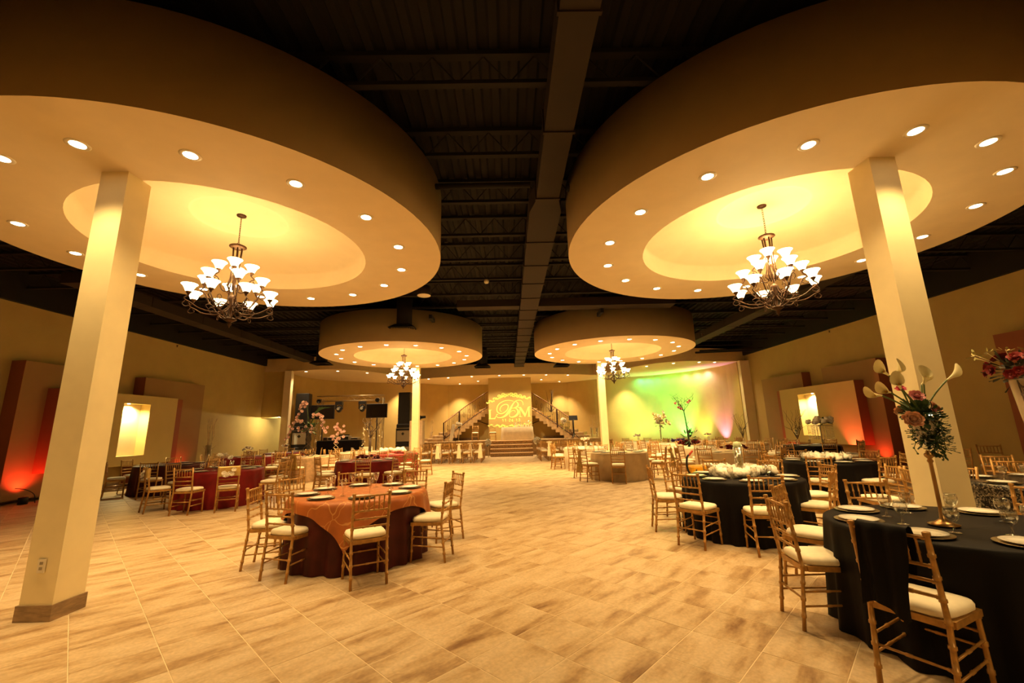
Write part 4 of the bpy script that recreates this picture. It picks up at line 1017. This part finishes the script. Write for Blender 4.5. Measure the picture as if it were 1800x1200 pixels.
def settings(key, a0, n, ch=True, glass=GOB, h=.772, rp=.62, rg=.42, da=14, cw=True, skip=()):
    x, y, r, short = TABLES[key]; rp = r-.19; rg = r-.42
    for k in range(n):
        if k in skip: continue
        a = R(a0-360/n*k); w = 'nearest the camera' if k == 0 else '%s clockwise' % ORD[k]
        px, py = x+rp*math.cos(a), y+rp*math.sin(a)
        if ch: place(CHARG, px, py, h, 'metal charger under a plate on the %s, %s' % (short, w), 'charger', 'chargers on the '+short)
        place(PLATE, px, py, h+.004 if ch else h, 'white dinner plate on the %s, %s' % (short, w), 'plate', 'plates on the '+short)
        if glass:
            b = a+R(da); place(glass, x+rg*math.cos(b), y+rg*math.sin(b), h, 'clear stem glass on the %s, %s' % (short, w), 'glass', 'glasses on the '+short)
settings('O', -70, 8, glass=FLUTE, h=.776); settings('R1', -150, 8); settings('R2', -105, 8); settings('R3', -100, 8); settings('T2', -95, 8)
settings('R4', -120, 6); settings('T3', -95, 8, glass=None); settings('R5', -95, 8, glass=GOB)
for k_ in ('T2b', 'T4', 'T5', 'T6', 'T7', 'R6', 'R6b', 'R8', 'R7', 'R12', 'R10'): settings(k_, -80, 6, ch=False, glass=GOB if k_ in ('T6', 'R8', 'R10', 'R6b') else None)

# ------------------------------------------------------------------ centrepieces
w = empty('flower_wreath', (3.4, 6.45, .772)); tag(w, 'wide white blossom wreath around the glass cylinder on the black wreath table', 'flowers')
rnd = random.Random(9)
for k in range(70):
    a = 2.4*k; q = .13+.33*((k*.618) % 1); puff(q*math.cos(a)*1.08, q*math.sin(a)*.92, .055+rnd.uniform(0, .03), rnd.uniform(.06, .085), w)
c = empty('cylinder_vase', (3.4, 6.45, .772)); tag(c, 'clear glass cylinder vase with pale orchids inside the white wreath', 'vase')
MB().lathe([(0, .005), (.055, .005), (.06, .01), (.06, .42), (.057, .42), (.057, .012), (0, .01)], 24).obj('glass', GLASS, c)
for k in range(8): rose(.02*math.cos(k*2.1), .02*math.sin(k*2.1), .08+.033*k, .04, mat('pale_orchid', (.85, .72, .36), .6), c, (math.cos(k*2.1), math.sin(k*2.1)-.6, .3))
MB().lathe([(0, .40), (.05, .41), (.06, .45), (.045, .49), (0, .5)], 14).obj('floating_candle', mat('pale_green_wax', (.55, .62, .38), .4), c)
w = empty('flower_heap', (6.3, 8.65, .772)); tag(w, 'low heap of white blossom on the rear black table', 'flowers')
for k in range(40):
    a = 2.4*k; q = .36*math.sqrt((k+.5)/40); puff(q*math.cos(a), q*math.sin(a), .05+.04*rnd.random(), .07, w)
w = empty('rose_heap', (6.3, 12.3, .772)); tag(w, 'low heap of dark red roses on the beige rose table', 'flowers')
for k in range(20):
    a = rnd.uniform(0, 2*PI); q = rnd.uniform(.02, .42); rose(q*math.cos(a), q*math.sin(a)*.7, .05+.06*rnd.random(), .075, REDR, w, (rnd.gauss(0, .5), rnd.gauss(0, .5)-.3, 1))
w = empty('purple_flowers', (7.05, 18.1, .772)); tag(w, 'low purple flower cluster on a white far table', 'flowers')
for k in range(10): rose(rnd.uniform(-.3, .3), rnd.uniform(-.15, .15), .06+.08*rnd.random(), .09, PURP, w, (rnd.gauss(0, .5), -.3, 1))
w = empty('white_flowers', (-4.15, 15.6, .772)); tag(w, 'mound of white blossom on the bright red table', 'flowers')
for k in range(22): puff(rnd.uniform(-.42, .42), rnd.uniform(-.2, .2), .08+.07*rnd.random(), .085, w)
w = empty('dark_centrepiece', (-4.0, 12.4, .772)); tag(w, 'low dark red flower mound on the middle burgundy table', 'flowers')
for k in range(16): rose(rnd.uniform(-.36, .36), rnd.uniform(-.2, .2), .04+.05*rnd.random(), .075, REDR, w, (rnd.gauss(0, .5), -.3, 1))
def branches(parent, c, n, h, spread, m, seed, rad=.008, fork=2):
    rnd = random.Random(seed)
    for k in range(n):
        a = rnd.uniform(0, 2*PI); d = Vector((math.cos(a)*spread, math.sin(a)*spread, h)); p = Vector(c); P = [p.copy()]
        for q in range(6): P.append(Vector(c)+d*((q+1)/6)+Vector((rnd.gauss(0, .025), rnd.gauss(0, .025), 0))*(1+spread)*(q+1)/3)
        mb = MB().tube(P, [rad*(1-.12*q) for q in range(7)], 5)
        for f in range(fork):
            s = P[2+f]; v = Vector((rnd.gauss(0, .2), rnd.gauss(0, .2), .25))*h*.55; mb.tube([s, s+v*.5+Vector((rnd.gauss(0, .02), 0, 0)), s+v], [rad*.6, rad*.5, rad*.3], 4)
        mb.obj('branch', m, parent)
# tall tree on R6
tr = empty('branch_tree', (6.3, 15.1, .772)); tag(tr, 'tall dark stem with bare spreading twigs and red flower base on a white table', 'centrepiece')
m = MB().tube([(0, 0, 0), (-.03, 0, .7), (-.08, 0, 1.25)], [.03, .024, .018], 7); m.tube([(.035*math.cos(t*1.1), .035*math.sin(t*1.1), .05+.035*t) for t in range(24)], .008, 4)
m.obj('stem', mat('dark_green_stem', (.02, .05, .02), .6), tr)
branches(tr, (-.08, 0, 1.22), 9, .62, .42, BRANCH, 3, .009, 3)
for k, p in enumerate(((-.28, -.05, 1.35), (-.2, -.05, 1.3), (.06, -.08, 1.52), (.14, -.05, 1.58), (-.36, 0, 1.5))): rose(*p, .05, PINK, tr, (0, -1, .3))
for k in range(16): rose(rnd.uniform(-.28, .28), rnd.uniform(-.2, .2), .06+.12*rnd.random(), .085, REDR, tr, (rnd.gauss(0, .5), -.4, 1))
leaf_blob(tr, (0, 0, .3), .24, 60, .14, seed=12)
# crystal branch tree on T6
tr = empty('crystal_tree', (-5.55, 17.4, .772)); tag(tr, 'dark branching tree hung with crystals on the white table before the alcove', 'centrepiece')
MB().tube([(0, 0, 0), (0, 0, .55)], [.06, .05], 8).obj('stem', BRANCH, tr)
branches(tr, (0, 0, .5), 8, .85, .5, BRANCH, 6, .02, 3)
for k in range(14):
    a = rnd.uniform(0, 2*PI); q = rnd.uniform(.2, .5); z = rnd.uniform(.2, .9); m = MB().tube([(q*math.cos(a), q*math.sin(a), z+.25), (q*math.cos(a), q*math.sin(a), z)], .003, 4); m.ball((q*math.cos(a), q*math.sin(a), z), .025, 6, 4); m.obj('crystal_drop', mat('crystal', (.8, .7, .5), .1), tr)
# orchid stand on T5
og = empty('orchid_arrangement', (-7.0, 15.2, .772)); tag(og, 'tall arching pink orchid arrangement on a twisted wire stand over the blush table', 'centrepiece')
m = MB()
for s in (-1, 1):
    m.tube([(s*.16*math.sin(q*PI/6)*(1 if q < 6 else .7), .03*s, .02+.062*q) for q in range(13)], .013, 5)
    m.tube(subdiv([(0, 0, .03), (s*.12, 0, .0), (s*.24, 0, .06), (s*.22, 0, .14), (s*.16, 0, .1)], 3), .012, 5)
m.obj('wire_stand', BRANCH, og)
leaf_blob(og, (0, 0, .95), .14, 40, .2, seed=14); rnd = random.Random(17)
for side, ex, ez in ((-1, .62, .75), (1, .55, .95), (-1, .35, 1.35)):
    P = subdiv([(0, 0, .9), (side*ex*.4, -.05, ez+.45), (side*ex*.85, -.06, ez+.35), (side*ex*1.1, -.06, ez-.15)], 6); MB().tube(P, .007, 5).obj('orchid_spray', STEMG, og)
    for q in range(5, len(P)): rose(P[q][0]+rnd.gauss(0, .03), -.1, P[q][2], .055, ORCHID, og, (rnd.gauss(0, .4), -1, .2))
for k in range(12): rose(rnd.gauss(0, .16), -.08, .95+rnd.gauss(0, .13), .055, ORCHID, og, (rnd.gauss(0, .4), -1, .3))
for k in range(4):
    a = .5+.2*k; MB().add([(0, 0, 1.0), (.15+.05*k, -.02, 1.5+.06*k), (.45+.1*k, -.03, 1.72-.02*k), (.19+.05*k, 0, 1.44+.06*k)], [(0, 1, 2, 3)]).obj('palm_blade', GREEN, og)
lo = empty('lattice_stand', (-6.35, 16.0, .0)); tag(lo, 'pale orchid sprays on a clear lattice stand beside the blush table', 'centrepiece')
m = MB()
for s in (-1, 1): m.tube([(s*.09*(1 if q % 2 else -1), 0, .06+.16*q) for q in range(9)], .012, 4, sm=False)
m.obj('lattice', ALU, lo)
for k in range(22): rose(rnd.gauss(.05, .2), -.05, 1.55+rnd.gauss(0, .2), .055, ORCHID, lo, (rnd.gauss(0, .4), -1, .2))
# white lily vase, bare branch vases
for nm, x, y, h, fl in (('white lily', 6.45, 18.3, .75, True), ('bare branch', 9.3, 17.1, .45, False), ('tall willow', 9.45, 14.1, .5, False)):
    e = empty('flower_vase', (x, y, .772)); tag(e, 'slim clear vase with %s %s on a far right table' % (nm, 'heads' if fl else 'twigs'), 'flower vase')
    MB().lathe([(0, 0), (.05, .004), (.03, .05), (.03, h*.6), (.05, h), (.047, h), (.027, h*.6), (0, .06)], 14).obj('glass', GLASS, e)
    if fl:
        MB().tube([(0, 0, .1), (.02, 0, .8)], .02, 6).obj('stem', STEMG, e); leaf_blob(e, (0, 0, .8), .13, 30, .14, STEMG, seed=40)
        for k in range(18): rose(rnd.gauss(0, .16), rnd.gauss(-.05, .1), 1.05+rnd.gauss(0, .2), .1, CALLA if k % 2 else WHITER, e, (rnd.gauss(0, .5), -.8, .5))
    else: branches(e, (0, 0, h*.4), 9, .95, .28, BRANCH, 8 if h < .48 else 11, .009, 1)
# crystal fringe stand on R10
e = empty('crystal_stand', (10.25, 14.1, .772)); tag(e, 'round crystal fringe stand with white flowers before the right niche', 'centrepiece')
MB().tube([(0, 0, 0), (0, 0, .62)], .02, 8).obj('post', ALU, e); MB().lathe([(0, .62), (.36, .62), (.36, .635), (0, .635)], 28).obj('disc', ALU, e)
m = MB()
for ring_, n in ((.34, 26), (.2, 14)):
    for k in range(n):
        a = 2*PI*k/n
        for q in range(9): m.ball((ring_*math.cos(a), ring_*math.sin(a), .60-.05*q), .013, 5, 3)
o = m.obj('bead_fringe', mat('crystal', (.8, .7, .5), .1), e); o['kind'] = 'stuff'
for k in range(16): puff(max(-.3, min(.3, rnd.gauss(0, .15))), rnd.gauss(0, .1), .72+rnd.random()*.15, .085, e)
leaf_blob(e, (.12, -.05, .74), .12, 14, .12, seed=50)
# small vases on far tables
for k, (x, y) in enumerate(((3.0, 16.9), (6.3, 21.0), (9.3, 20.1), (-9.5, 16.0), (-6.75, 10.4), (-9.6, 18.8))):
    e = empty('table_vase', (x, y, .772)); tag(e, 'small glass vase with a cream flower ball on the %s' % ('white aisle table', 'far white table', 'green wall table', 'dark red alcove table', 'burgundy niche table', 'farthest dark red table')[k], 'flower vase')
    MB().lathe([(0, 0), (.05, .003), (.05, .2), (.047, .2), (.046, .01), (0, .01)], 14).obj('glass', GLASS, e)
    for q in range(9): rose(rnd.gauss(0, .07), rnd.gauss(0, .07), .25+rnd.random()*.08, .06, WHITER, e, (rnd.gauss(0, .6), rnd.gauss(-.2, .6), .8))

# ------------------------------------------------------------------ DJ corner
def speaker_stack(x, y, rz, nm):
    for k in range(2):
        e = empty('subwoofer', (x, y, .86*k), rz); tag(e, 'black subwoofer with silver grille, %s of the stack %s' % (('bottom', 'top')[k], nm), 'speaker', 'subwoofers')
        MB().bbox(-.40, .40, -.35, .35, 0, .85, .02).obj('cabinet', DARKM, e); MB().bbox(-.34, .34, -.37, -.35, .14, .72, .01).obj('grille', GRILL, e)
        MB().add([(-.09, -.375, .55), (0, -.375, .46), (.09, -.375, .55), (0, -.375, .64)], [(0, 1, 2, 3)], 0, False).obj('badge', DARKM, e)
    e = empty('loudspeaker', (x, y, 1.72), rz); tag(e, 'tall black loudspeaker on top of the stack %s' % nm, 'speaker', 'tall loudspeakers')
    MB().bbox(-.33, .33, -.3, .3, .22, 1.95, .03).obj('cabinet', DARKM, e); MB().bbox(-.39, .39, -.33, .33, 0, .22, .04).obj('cradle', DARKM, e)
    MB().box(-.29, .29, -.31, -.3, .28, 1.88).obj('grille', DARKM, e)
speaker_stack(-11.05, 23.15, R(8), 'beside the left wing wall'); speaker_stack(-5.75, 24.0, R(-4), 'beside the left rear column')
tr = empty('lighting_truss', (-8.9, 24.2, 0)); tag(tr, 'goalpost lighting truss behind the DJ table', 'truss')
def truss(p0, p1, w=.28):
    a, b = Vector(p0), Vector(p1); L_ = (b-a).length; d = (b-a)/L_; n1 = Vector((0, 1, 0)); n2 = d.cross(n1).normalized(); m = MB()
    cs = [n1*sx*w/2+n2*sy*w/2 for sx, sy in ((-1, -1), (1, -1), (1, 1), (-1, 1))]
    for c_ in cs: m.tube([a+c_, b+c_], .022, 5)
    k = max(2, int(L_/.3))
    for q in range(4):
        m.tube([a+d*(L_*i/k)+cs[(q+(i % 2)) % 4] for i in range(k+1)], .011, 4, sm=False)
    return m
truss((-1.72, 0, 0), (-1.72, 0, 3.45)).obj('upright', ALU, tr); truss((1.72, 0, 0), (1.72, 0, 3.45)).obj('upright', ALU, tr); truss((-1.86, 0, 3.45), (1.86, 0, 3.45)).obj('cross_beam', ALU, tr)
for k, x in enumerate((-9.5, -8.2)):
    e = empty('moving_head', (x, 24.1, 3.28)); tag(e, 'black moving head stage light hanging on the truss, %s one' % ('left', 'right')[k], 'stage light', 'moving heads on the truss')
    MB().bbox(-.2, .2, -.14, .14, -.2, -.02, .03).obj('base', DARKM, e)
    for s in (-1, 1): MB().box(*sorted((s*.15, s*.2)), -.06, .06, -.45, -.18).obj('yoke_arm', DARKM, e)
    MB().ball((0, 0, -.42), .16, 14, 8, sz=1.25).obj('head', DARKM, e); MB().lathe([(0, 0), (.08, 0)], 14).xf(Matrix.Translation((0, -.165, -.42)) @ Matrix.Rotation(R(90), 4, 'X')).obj('lens', GRILL, e)
for k, x in enumerate((-10.55, -7.3)):
    e = empty('spotlight', (x, 24.0, 3.35)); tag(e, 'small black par can clamped to the %s top corner of the truss' % ('left', 'right')[k], 'stage light', 'par cans')
    MB().lathe([(0, 0), (.08, 0), (.1, .12), (.12, .2), (.1, .19), (0, .1)], 14).xf(Matrix.Rotation(R(110), 4, 'X')).obj('can', DARKM, e)
for k, (x, w_) in enumerate(((-10.15, 1.3), (-7.2, 1.15))):
    e = empty('television', (x, 23.5, 2.3)); tag(e, 'flat black television on a pole stand, %s of the DJ table' % ('left', 'right')[k], 'television', 'DJ televisions')
    MB().bbox(-w_/2, w_/2, -.03, .03, 0, .76, .01).obj('bezel', DARKM, e); MB().box(-w_/2+.03, w_/2-.03, -.034, -.03, .03, .73).obj('screen', SCREEN, e)
    MB().tube([(0, .08, -2.3), (0, .08, .4)], .03, 6).obj('pole', DARKM, e); MB().lathe([(0, 0), (.22, .0), (.2, .03), (0, .04)], 18, (0, .08, -2.3)).obj('base', DARKM, e)
e = empty('dj_table', (-8.85, 22.9, 0)); tag(e, 'black clothed rectangular DJ table in the left alcove', 'table')
MB().bbox(-1.12, 1.12, -.35, .35, 0, 1.16, .03).obj('tablecloth', BLACKCL, e)
for k, (x, w_, hh, m, lab) in enumerate(((-.3, .62, .17, GRILL, 'silver mixer'), (.28, .5, .22, GRILL, 'white DJ media player'), (.78, .42, .13, GRILL, 'grey turntable deck'), (-.72, .26, .18, mat('brown_case', (.2, .1, .04), .5), 'small brown monitor box'))):
    q = empty('dj_equipment', (-8.85+x, 22.85, 1.162)); tag(q, lab+' on the black DJ table', 'equipment')
    MB().bbox(-w_/2, w_/2, -.2, .2, 0, hh, .015).obj('housing', m, q); MB().box(-w_/2+.05, w_/2-.05, -.205, -.2, .03, hh-.03).obj('front_panel', DARKM, q)
e = empty('laptop', (-8.75, 23.05, 1.40)); tag(e, 'dark open laptop raised behind the DJ mixer', 'laptop')
MB().box(-.3, .3, -.02, .0, 0, .03).obj('keyboard', DARKM, e); MB().box(-.3, .3, .0, .02, 0, .05).obj('lid', DARKM, e); MB().box(-.25, .25, -.05, .05, -.24, 0).obj('stand', DARKM, e)
# projector tower
e = empty('projector_tower', (-4.55, 21.5, 0)); tag(e, 'white fabric wrapped tower carrying the projector beside the left rear column', 'tower')
MB().bbox(-.32, .32, -.3, .3, 0, 2.04, .02).obj('sleeve', mat('white_stretch_fabric', (.72, .55, .40), .8), e)
for q in range(16): MB().box(-.322, .322, -.304, -.3, .1+.12*q, .105+.12*q).obj('seam', BEIGECL, e)
e = empty('projector', (-4.5, 21.5, 2.04)); tag(e, 'black projector on the white tower', 'projector')
MB().bbox(-.2, .12, -.16, .16, .05, .26, .03).obj('housing', DARKM, e); MB().tube([(.1, 0, .16), (.36, 0, .18)], [.07, .06], 10).obj('lens_barrel', DARKM, e)
for s in (-1, 1): MB().tube([(s*.08-.04, 0, 0), (s*.08-.04, 0, .06)], .025, 6).obj('foot', DARKM, e)
tag(MB().tube(subdiv([(-4.6, 21.17, 2.05), (-4.66, 21.16, 1.6), (-4.72, 21.16, .9), (-4.76, 21.15, .02)], 4), .012, 5).obj('power_cable', DARKM), 'dark cable running down the white projector tower', 'cable')

# ------------------------------------------------------------------ stage furniture
e = empty('head_table', (.52, 26.4, SZ)); tag(e, 'rectangular white clothed head table on the stage', 'table')
mb = MB(); vs = []; n = 40; per = []
for i in range(n):
    t = i/n*4; s = int(t); f = t-s; per.append([(-1+2*f, -1), (1, -1+2*f), (1-2*f, 1), (-1, 1-2*f)][s])
for z, k in ((.77, .98), (.76, 1), (.4, 1.02), (.005, 1.05)):
    for i, (a, b) in enumerate(per): w_ = (1+.02*math.sin(i*2.4)*(1-z)); vs.append((a*.95*k*w_, b*.4*k*w_, z))
mb.add(vs, [(j*n+i, (j+1)*n+i, (j+1)*n+(i+1) % n, j*n+(i+1) % n) for j in range(3) for i in range(n)]+[tuple(range(n))]); mb.obj('tablecloth', mat('ivory_damask', (.66, .54, .36), .8, var=.08, scale=5), e)
for k in range(7):
    x = -.1+.16*k
    v = empty('glass_vase', (.52+x, 26.3, SZ+.772)); tag(v, 'clear cylinder candle vase on the head table, %s from the left' % (ORD[k] or 'first'), 'vase', 'candle vases on the head table')
    MB().lathe([(0, 0), (.05, .0), (.05, .28+.05*(k % 3)), (.046, .28+.05*(k % 3)), (.046, .01), (0, .01)], 12).obj('glass', GLASS, v); MB().lathe([(0, .01), (.03, .01), (.03, .12), (0, .13)], 8).obj('candle', IVORY, v)
def ball_stand(x, y, z, h, nm, r=.13, dark=True):
    e = empty('flower_stand', (x, y, z)); tag(e, nm, 'flower stand', None)
    m = MB().tube([(0, 0, 0), (0, 0, h)], .02, 6); m.lathe([(0, 0), (.14, 0), (.14, .015), (0, .03)], 12); m.obj('stand', ALU, e)
    rnd = random.Random(int(h*100)+int(x*10))
    for k in range(16):
        d = Vector((rnd.gauss(0, 1), rnd.gauss(-.5, 1), rnd.gauss(0, 1))).normalized(); rose(d.x*r, d.y*r, h+.08+d.z*r, .08, WHITER, e, d)
    leaf_blob(e, (0, 0, h+.05), r*1.1, 24, .12, seed=int(h*50))
ball_stand(-1.15, 24.1, 0, .75, 'clear stand with white flowers at the left end of the stage steps')
ball_stand(1.55, 24.0, 0, .78, 'clear stand with white flowers at the right end of the stage steps', .15)
ball_stand(-3.05, 26.5, SZ, .95, 'tall clear stand with a white flower ball before the left stair', .14)
ball_stand(3.4, 26.5, SZ, 1.0, 'tall clear stand with a white flower ball before the right stair', .14)
e = empty('easel_board', (-3.55, 26.4, SZ)); tag(e, 'narrow white board leaning on an easel before the left stair', 'board')
MB().box(-.10, .10, -.02, .02, .05, 1.05).xf(Matrix.Rotation(R(12), 4, 'Y')).obj('board', PLASTW, e)
for s in (-1, 1): MB().tube([(s*.2+.1, 0, 0), (.1, .1, .9)], .018, 5).obj('leg', RAILM, e)
e = empty('music_stand', (4.0, 26.35, SZ)); tag(e, 'black music stand on the right of the stage', 'stand')
MB().tube([(0, 0, .1), (0, 0, 1.15)], .025, 6).obj('post', DARKM, e); MB().box(-.26, .26, -.02, .02, 0, .3).xf(Matrix.Translation((0, 0, 1.1)) @ Matrix.Rotation(R(-25), 4, 'X')).obj('desk', DARKM, e)
for k in range(3): a = 2*PI*k/3; MB().tube([(0, 0, .3), (.3*math.cos(a), .3*math.sin(a), 0)], .018, 5).obj('leg', DARKM, e)
e = empty('willow_branches', (2.95, 30.2, SZ+1.0)); tag(e, 'tall dark willow branches behind the right stair', 'branches')
MB().lathe([(0, -1.0), (.12, -1.0), (.14, .2), (.1, .25), (0, .2)], 12).obj('pot', BRANCH, e); branches(e, (0, 0, 0), 8, 2.3, .25, BRANCH, 15, .03, 1)
for k, (x, y) in enumerate(((5.05, 26.25), (5.4, 26.3), (-5.2, 29.1))):
    e = empty('branch_vase', (x, y, SZ)); tag(e, 'clear vase of pale twigs on the stage stair, %s' % ('inner one at right', 'outer one at right', 'far left one')[k], 'vase', 'twig vases')
    MB().lathe([(0, 0), (.08, 0), (.08, .6), (.075, .6), (.075, .02), (0, .02)], 12).obj('glass', GLASS, e); branches(e, (0, 0, .1), 6, 1.3, .15, PALEBR, 20+k, .012, 1)

# mop bucket, twig vase by left niche
e = empty('mop_bucket', (4.38, 10.2, 0)); tag(e, 'yellow plastic mop bucket with black hooked handle and red grip', 'bucket')
MB().bbox(-.19, .19, -.15, .15, .08, .6, .04).obj('body', YELLOW, e)
for s in (-1, 1): MB().box(s*.09-.014, s*.09+.014, -.156, -.15, .44, .52).obj('slot', DARKM, e)
MB().tube(subdiv([(-.17, -.05, .35), (-.26, -.06, .55), (-.24, -.06, .78), (-.18, -.06, .84)], 4), .022, 6).obj('handle', DARKM, e); MB().tube([(-.2, -.06, .82), (-.1, -.06, .93)], .024, 6).obj('grip', REDPL, e)
for sx in (-1, 1):
    for sy in (-1, 1): MB().lathe([(0, -.02), (.04, -.02), (.04, .02), (0, .02)], 10).xf(Matrix.Translation((sx*.14, sy*.1, .04)) @ Matrix.Rotation(R(90), 4, 'Y')).obj('wheel', DARKM, e)
e = empty('twig_vase', (-11.4, 16.6, 0)); tag(e, 'tall floor vase of pale twigs beside the left niche panel', 'vase')
MB().lathe([(0, 0), (.1, 0), (.1, 1.2), (.095, 1.2), (.095, .02), (0, .02)], 12).obj('glass', GLASS, e); branches(e, (0, 0, .3), 9, 1.9, .14, PALEBR, 31, .014, 1)
tag(MB().tube(subdiv([(-11.9, 10.75, .42), (-11.75, 10.85, .38), (-11.62, 10.95, .25), (-11.6, 10.98, .05)], 4), .008, 4).obj('uplight_cord', DARKM), 'thin cord running from the outlet to the red uplight at the left wall', 'cord')
print('objects', len(bpy.data.objects))
